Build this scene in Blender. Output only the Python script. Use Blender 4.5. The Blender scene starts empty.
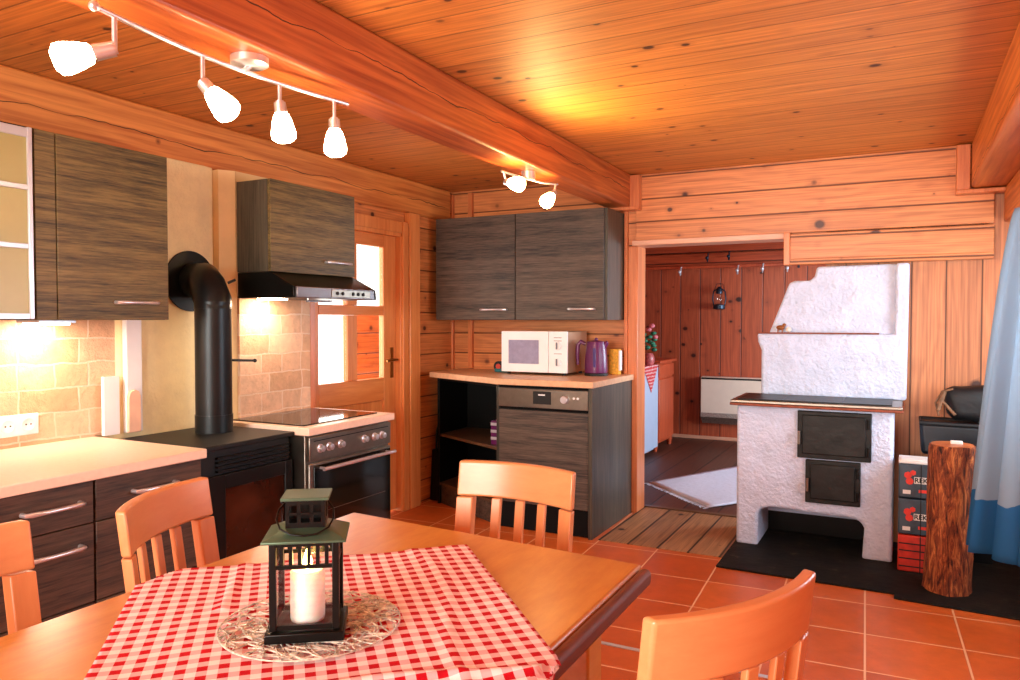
import bpy, bmesh, math, random
from mathutils import Vector, Matrix
random.seed(7)
SC = bpy.context.scene; COL = SC.collection
PI = math.pi
# ------------------------------------------------------------------ materials
def lin(c):
    return tuple(((v/12.92) if v <= .04045 else ((v+.055)/1.055)**2.4) for v in [x/255 for x in c])+(1,)
class NT:
    def __init__(s, name):
        s.m = bpy.data.materials.new(name); s.m.use_nodes = True
        s.t = s.m.node_tree; s.b = s.t.nodes['Principled BSDF']
    def n(s, typ, ins=None, **kw):
        nd = s.t.nodes.new(typ)
        for k, v in kw.items(): setattr(nd, k, v)
        for k, v in (ins or {}).items():
            if isinstance(v, bpy.types.NodeSocket): s.t.links.new(v, nd.inputs[k])
            else: nd.inputs[k].default_value = v
        return nd
    def math(s, op, a, b=0.0, c=0.0, clamp=False):
        return s.n('ShaderNodeMath', {0: a, 1: b, 2: c}, operation=op, use_clamp=clamp).outputs[0]
    def mix(s, f, a, b, mode='MIX'):
        return s.n('ShaderNodeMix', {0: f, 6: a, 7: b}, data_type='RGBA', blend_type=mode).outputs[2]
    def ramp(s, f, stops):
        nd = s.n('ShaderNodeValToRGB', {0: f}); e = nd.color_ramp.elements
        while len(e) < len(stops): e.new(.5)
        for k, (p, c) in enumerate(stops): e[k].position = p; e[k].color = c
        return nd.outputs[0]
    def set(s, **kw):
        for k, v in kw.items():
            k = {'col': 'Base Color', 'rough': 'Roughness', 'metal': 'Metallic', 'spec': 'Specular IOR Level', 'trans': 'Transmission Weight',
                 'em': 'Emission Color', 'ems': 'Emission Strength', 'coat': 'Coat Weight', 'normal': 'Normal', 'alpha': 'Alpha', 'ior': 'IOR'}[k]
            if isinstance(v, bpy.types.NodeSocket): s.t.links.new(v, s.b.inputs[k])
            else: s.b.inputs[k].default_value = v
    def bump(s, h, strength=.3, dist=.01):
        s.set(normal=s.n('ShaderNodeBump', {'Height': h, 'Strength': strength, 'Distance': dist}).outputs[0])
def G(v): return (v, v, v, 1)
def plain(name, c, rough=.5, metal=0, spec=.5, var=.12, scale=12, bump=0, **kw):
    a = NT(name); co = a.n('ShaderNodeTexCoord').outputs['Object']
    nz = a.n('ShaderNodeTexNoise', {'Vector': co, 'Scale': scale, 'Detail': 6}).outputs[0]
    c = lin(c); lo = tuple(x*(1-var) for x in c[:3])+(1,); hi = tuple(min(1, x*(1+var)) for x in c[:3])+(1,)
    a.set(col=a.ramp(nz, [(.3, lo), (.7, hi)]), rough=rough, metal=metal, spec=spec, **kw)
    if bump: a.bump(nz, bump, .01)
    return a.m
def planks(name, c, dark, along, across, w, off=0, rough=.42, groove=.012, knots=1.0, lenscale=1.0, tone=.22, coat=.1, batten=False, gdark=.85):
    """boards: along / across = axis index; w = board width"""
    a = NT(name); sp = a.n('ShaderNodeSeparateXYZ', {0: a.n('ShaderNodeTexCoord').outputs['Object']}).outputs
    u = sp[along]; v = sp[across]; r = [k for k in (0, 1, 2) if k not in (along, across)][0]
    q = a.math('DIVIDE', a.math('SUBTRACT', v, off), w); idx = a.math('FLOOR', q); fr = a.math('SUBTRACT', q, idx)
    rnd = a.n('ShaderNodeTexWhiteNoise', {'W': idx}, noise_dimensions='1D').outputs
    uo = a.math('ADD', u, a.math('MULTIPLY', rnd['Value'], 31.0))
    def vec(su, sv, sr=1.0):
        return a.n('ShaderNodeCombineXYZ', {0: a.math('MULTIPLY', uo, su), 1: a.math('MULTIPLY', v, sv), 2: a.math('MULTIPLY', sp[r], sr)}).outputs[0]
    warp = a.n('ShaderNodeTexNoise', {'Vector': vec(1.5*lenscale, 5), 'Scale': 1, 'Detail': 2}).outputs[0]
    g1 = a.n('ShaderNodeTexNoise', {'Vector': vec(2.2*lenscale, 95, 40), 'Scale': 1, 'Detail': 5, 'Roughness': .6}).outputs[0]
    rings = a.math('MULTIPLY', a.math('ADD', a.math('SINE', a.math('ADD', a.math('MULTIPLY', v, 110), a.math('MULTIPLY', warp, 30))), 1), .5)
    grain = a.math('ADD', a.math('MULTIPLY', g1, .9), a.math('MULTIPLY', rings, .1))
    c1 = lin(c); c0 = lin(dark)
    col = a.ramp(grain, [(.3, tuple(x*.6+y*.4 for x, y in zip(c0, c1))), (.66, c1)])
    # board tone
    t = a.math('ADD', a.math('MULTIPLY', rnd['Value'], tone), 1-tone*.5)
    col = a.mix(1.0, col, a.n('ShaderNodeCombineXYZ', {0: t, 1: t, 2: t}).outputs[0], 'MULTIPLY')
    if knots:
        vk = a.n('ShaderNodeTexVoronoi', {'Vector': vec(6.5, 1.1/w, 0), 'Scale': 1.0, 'Randomness': 1.0})
        d = a.math('ADD', vk.outputs['Distance'], a.math('MULTIPLY', a.math('SUBTRACT', g1, .5), .05))
        sz = a.math('MULTIPLY', a.n('ShaderNodeSeparateXYZ', {0: vk.outputs['Color']}).outputs[0], .15*knots)
        k = a.math('SUBTRACT', 1, a.math('DIVIDE', d, a.math('ADD', sz, .012)), clamp=True)
        k = a.math('MULTIPLY', k, 2.6, clamp=True)
        halo = a.math('MULTIPLY', a.math('SUBTRACT', 1, a.math('DIVIDE', d, a.math('ADD', a.math('MULTIPLY', sz, 2.2), .03)), clamp=True), .45)
        col = a.mix(halo, col, tuple(x*.8 for x in c0[:3])+(1,)); col = a.mix(k, col, tuple(x*.28 for x in c0[:3])+(1,))
    e = a.math('MINIMUM', fr, a.math('SUBTRACT', 1, fr)); gm = a.math('SUBTRACT', 1, a.math('DIVIDE', e, groove/w), clamp=True)
    gm = a.math('MULTIPLY', gm, 1.6, clamp=True)
    col = a.mix(a.math('MULTIPLY', gm, gdark), col, tuple(x*.18 for x in c0[:3])+(1,))
    a.set(col=col, rough=rough, coat=coat); a.b.inputs['Coat Roughness'].default_value = .3
    a.bump(a.math('ADD', a.math('MULTIPLY', gm, -1), a.math('MULTIPLY', grain, .12)), .5, .006)
    return a.m
def grainwood(name, c, dark, axis, rough=.4, freq=60, contrast=(.3, .7), coat=.2, knots=False, bump=.25, lenf=3.0):
    a = NT(name); sp = a.n('ShaderNodeSeparateXYZ', {0: a.n('ShaderNodeTexCoord').outputs['Object']}).outputs
    s = [freq, freq, freq]; s[axis] = lenf
    v = a.n('ShaderNodeCombineXYZ', {k: a.math('MULTIPLY', sp[k], s[k]) for k in range(3)}).outputs[0]
    v2 = a.n('ShaderNodeCombineXYZ', {k: a.math('MULTIPLY', sp[k], s[k]*.22) for k in range(3)}).outputs[0]
    w = a.n('ShaderNodeTexNoise', {'Vector': v2, 'Scale': 1, 'Detail': 3}).outputs[0]
    g = a.n('ShaderNodeTexNoise', {'Vector': v, 'Scale': 1, 'Detail': 6, 'Roughness': .7, 'Distortion': .15}).outputs[0]
    f = a.math('ADD', a.math('MULTIPLY', g, .65), a.math('MULTIPLY', w, .35))
    col = a.ramp(f, [(contrast[0], lin(dark)), (contrast[1], lin(c))])
    if knots:
        o = a.n('ShaderNodeTexVoronoi', {'Vector': a.n('ShaderNodeTexCoord').outputs['Object'], 'Scale': 3.2}).outputs['Distance']
        k = a.math('SUBTRACT', 1, a.math('DIVIDE', o, .06), clamp=True); col = a.mix(a.math('MULTIPLY', k, .8), col, tuple(x*.3 for x in lin(dark)[:3])+(1,))
    a.set(col=col, rough=rough, coat=coat); a.b.inputs['Coat Roughness'].default_value = .25
    a.bump(f, bump, .002)
    return a.m
def plaster(name, c, scale=7, bump=.6, rough=.85, var=.06):
    a = NT(name); co = a.n('ShaderNodeTexCoord').outputs['Object']
    n1 = a.n('ShaderNodeTexNoise', {'Vector': co, 'Scale': scale, 'Detail': 6, 'Roughness': .6}).outputs[0]
    n2 = a.n('ShaderNodeTexNoise', {'Vector': co, 'Scale': scale*6, 'Detail': 3}).outputs[0]
    h = a.math('ADD', n1, a.math('MULTIPLY', n2, .3)); c = lin(c)
    a.set(col=a.ramp(n1, [(.3, tuple(x*(1-2*var) for x in c[:3])+(1,)), (.65, c)]), rough=rough, spec=.3)
    a.bump(h, bump, .03); return a.m
def brickmat(name, c, c2, mortar, axes, w, h, off=(0, 0), ms=.006, bump=.8, squash=1, offset=.5, rough=.7, noise=18, rot=0, coat=0, var=.35):
    a = NT(name); co = a.n('ShaderNodeTexCoord').outputs['Object']
    if rot: co = a.n('ShaderNodeVectorRotate', {'Vector': co, 'Angle': rot}, rotation_type='Z_AXIS').outputs[0]
    sp = a.n('ShaderNodeSeparateXYZ', {0: co}).outputs
    v = a.n('ShaderNodeCombineXYZ', {0: a.math('SUBTRACT', sp[axes[0]], off[0]), 1: a.math('SUBTRACT', sp[axes[1]], off[1])}).outputs[0]
    if noise > 20: v = a.n('ShaderNodeVectorMath', {0: v, 1: a.n('ShaderNodeVectorMath', {0: a.n('ShaderNodeTexNoise', {'Vector': co, 'Scale': 9, 'Detail': 3}).outputs['Color'], 1: (.03, .03, 0)}, operation='MULTIPLY').outputs[0]}, operation='ADD').outputs[0]
    br = a.n('ShaderNodeTexBrick', {'Vector': v, 'Color1': lin(c), 'Color2': lin(c2), 'Mortar': lin(mortar), 'Scale': 1, 'Mortar Size': ms, 'Mortar Smooth': .2, 'Bias': 0, 'Brick Width': w, 'Row Height': h}, offset=offset, squash=squash)
    nz = a.n('ShaderNodeTexNoise', {'Vector': co, 'Scale': noise, 'Detail': 7, 'Roughness': .65}).outputs[0]
    lo = 1-var; t = a.math('ADD', a.math('MULTIPLY', nz, 2*var), lo)
    col = a.mix(1.0, br.outputs['Color'], a.n('ShaderNodeCombineXYZ', {0: t, 1: t, 2: t}).outputs[0], 'MULTIPLY')
    col = a.mix(br.outputs['Fac'], col, lin(mortar))
    a.set(col=col, rough=rough, coat=coat)
    a.bump(a.math('SUBTRACT', a.math('MULTIPLY', nz, .35 if noise < 10 else 2.2), br.outputs['Fac']), bump, .008)
    return a.m
def emis(name, c, strength):
    a = NT(name); a.set(col=lin(c), em=lin(c), ems=strength, rough=.4); return a.m
def glass(name, c=(255, 255, 255), rough=0.0, alpha=None):
    a = NT(name)
    tr = a.n('ShaderNodeBsdfTransparent', {'Color': lin(c)}).outputs[0]
    gl = a.n('ShaderNodeBsdfGlossy', {'Color': (1, 1, 1, 1), 'Roughness': max(rough, .02)}).outputs[0]
    lw = a.n('ShaderNodeLayerWeight', {'Blend': .5}).outputs['Facing']; fr = a.math('ADD', .04, a.math('MULTIPLY', a.math('POWER', lw, 4.0), .6))
    o = a.n('ShaderNodeMixShader', {0: fr, 1: tr, 2: gl}).outputs[0]
    a.t.links.new(o, a.t.nodes['Material Output'].inputs[0]); return a.m
M = {}
ORG = (222, 122, 58); ORD = (150, 58, 20)
M['ceil'] = planks('ceiling_boards', (224, 144, 66), (138, 64, 22), 0, 1, .135, off=.02, rough=.55, groove=.004, knots=1.1, tone=.14, coat=.03, gdark=.6)
M['wall_h'] = planks('wall_boards_flat', (226, 144, 84), (140, 60, 28), 0, 2, .147, off=2.213-.147*4+.001, rough=.42, groove=.006, knots=1.5, tone=.14)
M['wall_hy'] = planks('wall_boards_side', (226, 144, 80), (140, 60, 28), 1, 2, .147, off=2.213-.147*4+.001, groove=.006, knots=1.5, tone=.14)
M['wall_v'] = planks('wall_boards_upright', (216, 138, 86), (124, 56, 30), 2, 0, .1705, off=.03, rough=.5, groove=.005, knots=1.7, tone=.25)
M['far_v'] = planks('far_room_boards', (186, 88, 52), (96, 32, 18), 2, 0, .215, off=-.02, rough=.5, groove=.007, knots=1.3, tone=.25)  # the far room's low light is put into this deeper red
M['far_vy'] = planks('far_room_side_boards', (158, 66, 36), (90, 26, 12), 2, 1, .2, groove=.007, knots=1.3)
M['far_h'] = planks('far_room_header_boards', (178, 74, 38), (100, 32, 16), 0, 2, .14, off=1.86, knots=.5, groove=.008)
M['floorwood'] = planks('old_floor_boards', (178, 134, 92), (58, 32, 16), 1, 0, .172, off=-1.56, rough=.55, groove=.009, knots=1.0, tone=.3, coat=.05, gdark=.95)
M['farfloor'] = planks('far_floor_boards', (96, 52, 34), (40, 20, 14), 1, 0, .23, off=-1.55, rough=.5, groove=.01, knots=.6, tone=.4, coat=.05, gdark=.95)
M['trimwood'] = grainwood('trim_wood', (226, 138, 82), (176, 84, 42), 1, freq=50)
M['trimz'] = grainwood('trim_wood_upright', (232, 142, 84), (180, 88, 44), 2, freq=50)
M['trimx'] = grainwood('trim_wood_flat', (226, 138, 82), (176, 84, 42), 0, freq=50)
M['paletrim'] = grainwood('pale_trim', (236, 186, 158), (200, 140, 106), 0, freq=30)
M['doorwood'] = grainwood('door_pine', (240, 164, 92), (205, 112, 52), 2, freq=45)
M['doorwoodh'] = grainwood('door_pine_cross', (238, 160, 88), (205, 112, 52), 1, freq=45)
def beammat(name, crack_z, c=(208, 114, 50), d=(150, 62, 22)):
    a = NT(name); co = a.n('ShaderNodeTexCoord').outputs['Object']; sp = a.n('ShaderNodeSeparateXYZ', {0: co}).outputs
    v = a.n('ShaderNodeCombineXYZ', {0: a.math('MULTIPLY', sp[0], 30), 1: a.math('MULTIPLY', sp[1], 1.6), 2: a.math('MULTIPLY', sp[2], 45)}).outputs[0]
    g = a.n('ShaderNodeTexNoise', {'Vector': v, 'Scale': 1, 'Detail': 6, 'Distortion': .5}).outputs[0]
    col = a.ramp(g, [(.3, lin(d)), (.65, lin(c))])
    nz = a.n('ShaderNodeTexNoise', {'W': a.math('MULTIPLY', sp[1], 2.2), 'Scale': 1, 'Detail': 4}, noise_dimensions='1D').outputs[0]
    cz = a.math('ADD', crack_z, a.math('MULTIPLY', a.math('SUBTRACT', nz, .5), .07))
    wd = a.math('MULTIPLY', a.n('ShaderNodeTexNoise', {'W': sp[1], 'Scale': 3.0}, noise_dimensions='1D').outputs[0], .006)
    k = a.math('LESS_THAN', a.math('ABSOLUTE', a.math('SUBTRACT', sp[2], cz)), a.math('SUBTRACT', wd, .0012))
    vk = a.n('ShaderNodeTexVoronoi', {'Vector': co, 'Scale': 2.6})
    kn = a.math('SUBTRACT', 1, a.math('DIVIDE', vk.outputs['Distance'], .045), clamp=True)
    col = a.mix(kn, col, lin((90, 30, 12))); col = a.mix(a.math('MULTIPLY', k, .9), col, lin((50, 14, 6)))
    a.set(col=col, rough=.45, coat=.05); a.bump(a.math('SUBTRACT', a.math('MULTIPLY', g, .2), k), .5, .006)
    return a.m
M['beam'] = beammat('main_beam_wood', 2.13)
M['beam2'] = beammat('wall_beam_wood', 2.10, (224, 146, 74), (176, 94, 42))
M['beam3'] = beammat('right_beam_wood', 2.02, (220, 128, 56), (170, 80, 30))
DK = (132, 110, 62); DD = (46, 38, 20)
M['oak_y'] = grainwood('dark_oak_y', DK, DD, 1, freq=150, contrast=(.38, .64), coat=.05, rough=.5, lenf=7)
M['oak_x'] = grainwood('dark_oak_x', (104, 88, 74), (32, 28, 28), 0, freq=150, contrast=(.38, .64), coat=.05, rough=.5, lenf=7)
M['oak_z'] = grainwood('dark_oak_z', (86, 78, 62), (32, 30, 26), 2, freq=95, contrast=(.35, .65), coat=.1, rough=.45, lenf=4)
M['oak_low'] = grainwood('dark_oak_low', (96, 70, 52), (38, 26, 18), 1, freq=150, contrast=(.38, .64), coat=.05, rough=.5, lenf=7)
M['gap'] = plain('dark_gap', (7, 7, 8), .7, spec=.2)
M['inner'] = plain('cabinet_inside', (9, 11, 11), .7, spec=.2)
M['shelfedge'] = grainwood('shelf_edge', (110, 80, 54), (60, 40, 28), 0)
M['worktop'] = plain('pale_worktop', (250, 222, 200), .35, var=.04, scale=60)
M['worktop2'] = plain('tan_worktop', (226, 180, 140), .4, var=.1, scale=40)
M['chrome'] = plain('chrome', (224, 224, 230), .28, .8, var=.03)
M['steel'] = plain('brushed_steel', (150, 142, 130), .32, 1, var=.08, scale=30)
M['hoodsteel'] = plain('hood_strip', (130, 128, 132), .35, .8, var=.05)
M['black'] = plain('black_enamel', (9, 9, 8), .35, spec=.3, var=.1)
M['blackmat'] = plain('black_matt_metal', (16, 17, 16), .5, .2, var=.12)
M['pipe'] = plain('stove_pipe_metal', (34, 38, 40), .36, .6, var=.1)
M['ironplate'] = plain('cast_iron', (38, 42, 40), .42, .6, var=.3, scale=16, bump=.2)
M['irondoor'] = plain('old_iron_door', (26, 25, 22), .5, .4, var=.5, scale=14, bump=.4)
M['rust'] = plain('rust_edge', (140, 72, 48), .55, .3, var=.3, scale=30)
M['hob'] = plain('hob_glass', (22, 12, 8), .06, var=.05)
M['ovenglass'] = plain('oven_glass', (7, 8, 6), .08, var=.05)
M['plaster'] = plaster('white_plaster', (216, 228, 252), 9, .9)
M['plaster2'] = plaster('chimney_plaster', (246, 228, 176), 12, .35)
M['cream'] = plaster('cream_wall', (244, 214, 160), 6, .12)
M['stone'] = brickmat('stone_tiles', (236, 200, 168), (214, 168, 130), (240, 214, 190), (1, 2), .235, .098, off=(.06, .83), ms=.004, noise=22, offset=.37, var=.34, rough=.8, squash=.6)
M['tile'] = brickmat('terracotta_tiles', (212, 104, 42), (192, 86, 32), (240, 186, 140), (0, 1), .35, .361, off=(0, 0), ms=.0042, bump=.25, offset=0, rough=.36, noise=7, rot=math.radians(-2.4), coat=.08, var=.36)
def hearthm():
    a = NT('hearth_slab_mat'); co = a.n('ShaderNodeTexCoord').outputs['Object']
    n = a.n('ShaderNodeTexNoise', {'Vector': co, 'Scale': 9, 'Detail': 8, 'Roughness': .7}).outputs[0]
    a.set(col=a.ramp(n, [(.4, lin((8, 7, 5))), (.6, lin((26, 22, 14))), (.8, lin((90, 80, 60)))]), rough=.7, spec=.25); a.bump(n, .6, .01); return a.m
M['hearth'] = hearthm()
M['tablewood'] = grainwood('table_wood', (228, 162, 74), (196, 116, 42), 1, freq=26, contrast=(.3, .75), rough=.3, coat=.35, bump=.08, lenf=6)
M['tableedge'] = grainwood('table_edge_wood', (140, 70, 32), (84, 34, 14), 1, freq=40, rough=.65, coat=0)
M['chairwood'] = grainwood('beech_chair', (236, 166, 110), (214, 132, 80), 0, freq=30, contrast=(.2, .8), rough=.34, coat=.3, bump=.05)
M['chairwoodz'] = grainwood('beech_chair_upright', (236, 164, 108), (214, 130, 78), 2, freq=30, contrast=(.2, .8), rough=.34, coat=.3, bump=.05)
M['seat'] = plain('black_seat', (12, 11, 11), .6)
M['candle'] = plain('candle_wax', (250, 240, 232), .4, var=.02)
M['candle'].node_tree.nodes['Principled BSDF'].inputs['Subsurface Weight'].default_value = .5
M['flame'] = emis('flame', (255, 200, 110), 90)
M['bulb'] = emis('lamp_glass_lit', (255, 224, 176), 50)
M['bulb2'] = emis('spot_glass_lit', (255, 205, 130), 75)
M['uclight'] = emis('under_light', (255, 222, 190), 110)
M['lantern'] = plain('lantern_metal', (10, 12, 11), .35, .5, var=.2)
M['lanternroof'] = plain('lantern_roof_metal', (78, 104, 84), .4, .5, var=.2)
M['glass'] = glass('clear_glass')
M['frost'] = plain('frosted_glass', (196, 186, 124), .3, var=.12, scale=4)
M['frost'].node_tree.nodes['Principled BSDF'].inputs['Transmission Weight'].default_value = .3
M['whitepl'] = plain('white_plastic', (244, 244, 246), .35, var=.02)
M['white'] = plain('white_paint', (176, 194, 220), .4, var=.03)
M['alu'] = plain('aluminium_strip', (214, 216, 222), .3, .5, var=.03)
M['greyglass'] = plain('microwave_window', (150, 148, 176), .2, var=.1, scale=40)
M['micside'] = plain('microwave_side', (196, 160, 130), .35, .5, var=.05)
M['purple'] = plain('purple_plastic', (96, 28, 86), .3, var=.1)
M['kwin'] = plain('kettle_window', (70, 60, 120), .2)
M['yellow'] = plain('yellow_card', (222, 160, 40), .6, var=.3, scale=60)
M['paper'] = plain('white_paper', (236, 232, 226), .7, var=.03)
M['bluebox'] = plain('briquette_wrap', (52, 70, 84), .4, var=.4, scale=18)
M['redbox'] = plain('briquette_wrap_red', (200, 44, 24), .45, var=.25, scale=22)
M['redprint'] = plain('red_print', (226, 52, 36), .5)
M['ink'] = plain('black_ink', (5, 5, 5), .6)
M['teal'] = plain('teal_plastic', (40, 110, 116), .4)
M['bag'] = plain('black_bag', (12, 12, 15), .6, var=.3, scale=20, bump=.4)
M['bluebag'] = plain('dark_blue_crate', (12, 16, 24), .4, var=.4, scale=20)
M['wicker'] = plain('brown_wicker', (120, 84, 56), .7, var=.4, scale=50, bump=.5)
M['rug'] = plain('white_rug', (212, 220, 238), .9, var=.06, scale=40, bump=.3)
M['farcab'] = grainwood('red_pine_cabinet', (206, 92, 52), (160, 56, 28), 2, freq=40)
M['porc'] = plain('porcelain', (190, 96, 96), .3, var=.5, scale=40)
M['leaf'] = plain('green_leaf', (40, 120, 90), .5, var=.4, scale=40)
M['petal'] = plain('pink_petal', (220, 120, 130), .5, var=.3, scale=40)
M['grill'] = plain('heater_grill', (150, 146, 140), .4, .6, var=.4, scale=80)
M['heater'] = plain('heater_cream', (226, 214, 196), .45, var=.03)
M['iron_l'] = plain('lantern_blue_metal', (34, 48, 62), .35, .6, var=.3)
M['brown'] = plain('brown_clay', (150, 84, 30), .5, var=.3, scale=30)
M['reddots'] = None
def clothdots():
    a = NT('red_cloth_dots'); co = a.n('ShaderNodeTexCoord').outputs['Object']
    v = a.n('ShaderNodeTexVoronoi', {'Vector': co, 'Scale': 32, 'Randomness': .2}).outputs['Distance']
    a.set(col=a.ramp(v, [(.25, lin((240, 220, 216))), (.34, lin((200, 36, 44)))]), rough=.8); return a.m
M['reddots'] = clothdots()
def gingham():
    a = NT('gingham_cloth'); sp = a.n('ShaderNodeSeparateXYZ', {0: a.n('ShaderNodeUVMap').outputs[0]}).outputs
    def st(s):
        f = a.math('FRACT', a.math('DIVIDE', s, .031)); return a.math('LESS_THAN', f, .5)
    x, y = st(sp[0]), st(sp[1]); 
    thr = a.math('FRACT', a.math('MULTIPLY', a.math('ADD', sp[0], sp[1]), 900)); one = a.math('MULTIPLY', a.math('ADD', x, y), .5)
    both = a.math('MULTIPLY', x, y)
    col = a.mix(one, lin((252, 242, 244)), lin((232, 112, 132))); col = a.mix(both, col, lin((192, 10, 32)))
    nz = a.n('ShaderNodeTexNoise', {'Vector': a.n('ShaderNodeTexCoord').outputs['Object'], 'Scale': 500}).outputs[0]
    a.set(col=col, rough=.85, spec=.2); a.bump(nz, .3, .001); return a.m
M['gingham'] = gingham()
def barkm():
    a = NT('bark'); sp = a.n('ShaderNodeSeparateXYZ', {0: a.n('ShaderNodeTexCoord').outputs['Object']}).outputs
    v = a.n('ShaderNodeCombineXYZ', {0: a.math('MULTIPLY', sp[0], 48), 1: a.math('MULTIPLY', sp[1], 48), 2: a.math('MULTIPLY', sp[2], 9)}).outputs[0]
    g = a.n('ShaderNodeTexNoise', {'Vector': v, 'Scale': 1, 'Detail': 8, 'Roughness': .7, 'Distortion': 1.0}).outputs[0]
    a.set(col=a.ramp(g, [(.36, lin((30, 10, 5))), (.5, lin((150, 68, 30))), (.64, lin((226, 134, 70)))]), rough=.8); a.bump(g, 1.0, .03); return a.m
M['bark'] = barkm()
M['cutwood'] = grainwood('cut_log_end', (216, 128, 72), (150, 66, 30), 2, freq=60)
def curtainm():
    a = NT('sheer_curtain'); sp = a.n('ShaderNodeSeparateXYZ', {0: a.n('ShaderNodeTexCoord').outputs['Object']}).outputs
    z = a.math('ADD', sp[2], a.math('MULTIPLY', a.n('ShaderNodeTexNoise', {'Scale': 3.0}).outputs[0], .12))
    blue = lin((60, 124, 176)); wh = lin((164, 184, 200))
    col = a.mix(a.math('LESS_THAN', z, .56), wh, blue)
    df = a.n('ShaderNodeBsdfDiffuse', {'Color': col}).outputs[0]; tl = a.n('ShaderNodeBsdfTranslucent', {'Color': col}).outputs[0]
    tp = a.n('ShaderNodeBsdfTransparent', {'Color': (1, 1, 1, 1)}).outputs[0]
    o = a.n('ShaderNodeMixShader', {0: .5, 1: df, 2: tl}).outputs[0]; o = a.n('ShaderNodeMixShader', {0: .12, 1: o, 2: tp}).outputs[0]
    a.t.links.new(o, a.t.nodes['Material Output'].inputs[0]); return a.m
M['curtain'] = curtainm()
M['fireglass'] = plain('stove_glass', (60, 28, 16), .1, var=.7, scale=5)  # mottled brown paints an orange reflection into the dark glass
# ------------------------------------------------------------------ mesh helpers
class B:
    """collects shapes, all in world coordinates (or in the thing's own when local)"""
    def __init__(s): s.bm = bmesh.new()
    def box(s, x0, x1, y0, y1, z0, z1, mat=None):
        c = Vector(((x0+x1)/2, (y0+y1)/2, (z0+z1)/2))
        m = Matrix.Translation(c) @ Matrix.Diagonal((abs(x1-x0), abs(y1-y0), abs(z1-z0), 1))
        if mat is not None: m = mat @ m
        bmesh.ops.create_cube(s.bm, size=1, matrix=m); return s
    def cyl(s, p, q, r, r2=None, seg=20, cap=True):
        p, q = Vector(p), Vector(q); d = q-p
        m = Matrix.Translation((p+q)/2) @ d.to_track_quat('Z', 'Y').to_matrix().to_4x4()
        bmesh.ops.create_cone(s.bm, cap_ends=cap, segments=seg, radius1=r, radius2=r if r2 is None else r2, depth=d.length, matrix=m); return s
    def sph(s, c, r, sc=(1, 1, 1), seg=16):
        bmesh.ops.create_uvsphere(s.bm, u_segments=seg, v_segments=max(6, seg//2), radius=r, matrix=Matrix.Translation(c) @ Matrix.Diagonal((*sc, 1))); return s
    def tube(s, pts, r, seg=10, closed=False):
        pts = [Vector(p) for p in pts]; rings = []; n = len(pts); rr = r if isinstance(r, (list, tuple)) else [r]*n
        up = None
        for i, p in enumerate(pts):
            if closed: d = pts[(i+1) % n]-pts[i-1]
            else: d = pts[min(i+1, n-1)]-pts[max(i-1, 0)]
            d.normalize()
            if up is None: up = Vector((0, 0, 1)) if abs(d.z) < .9 else Vector((1, 0, 0))
            a = d.cross(up).normalized(); b = a.cross(d).normalized(); up = b
            rings.append([s.bm.verts.new(p+(a*math.cos(t)+b*math.sin(t))*rr[i]) for t in [2*PI*k/seg for k in range(seg)]])
        for i in range(n if closed else n-1):
            A, C = rings[i], rings[(i+1) % n]
            for k in range(seg): s.bm.faces.new((A[k], A[(k+1) % seg], C[(k+1) % seg], C[k]))
        if not closed: s.bm.faces.new(rings[0][::-1]); s.bm.faces.new(rings[-1])
        return s
    def lathe(s, prof, c=(0, 0, 0), seg=28, mat=None):
        c = Vector(c); rings = []
        for r, z in prof:
            ring = []
            for k in range(seg):
                p = Vector((r*math.cos(2*PI*k/seg), r*math.sin(2*PI*k/seg), z))
                if mat is not None: p = mat @ p
                ring.append(s.bm.verts.new(p+c))
            rings.append(ring)
        for A, C in zip(rings, rings[1:]):
            for k in range(seg): s.bm.faces.new((A[k], A[(k+1) % seg], C[(k+1) % seg], C[k]))
        s.bm.faces.new(rings[0][::-1]); s.bm.faces.new(rings[-1]); return s
    def prism(s, poly, axis, a, b):
        """poly of 2d points in the two other axes, extruded along axis from a to b"""
        def P(u, v, w):
            c = [0, 0, 0]; o = [k for k in range(3) if k != axis]; c[o[0]] = u; c[o[1]] = v; c[axis] = w; return c
        A = [s.bm.verts.new(P(u, v, a)) for u, v in poly]; C = [s.bm.verts.new(P(u, v, b)) for u, v in poly]; n = len(poly)
        s.bm.faces.new(A); s.bm.faces.new(C[::-1])
        for k in range(n): s.bm.faces.new((A[k], C[k], C[(k+1) % n], A[(k+1) % n]))
        return s
    def grid(s, fn, nu, nv, uv=None):
        V = [[s.bm.verts.new(fn(i/nu, j/nv)) for j in range(nv+1)] for i in range(nu+1)]
        lay = s.bm.loops.layers.uv.new('UVMap') if uv else None
        for i in range(nu):
            for j in range(nv):
                f = s.bm.faces.new((V[i][j], V[i+1][j], V[i+1][j+1], V[i][j+1]))
                if uv:
                    for l, (a, b) in zip(f.loops, ((i, j), (i+1, j), (i+1, j+1), (i, j+1))): l[lay].uv = (a/nu*uv[0], b/nv*uv[1])
        return s
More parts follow.
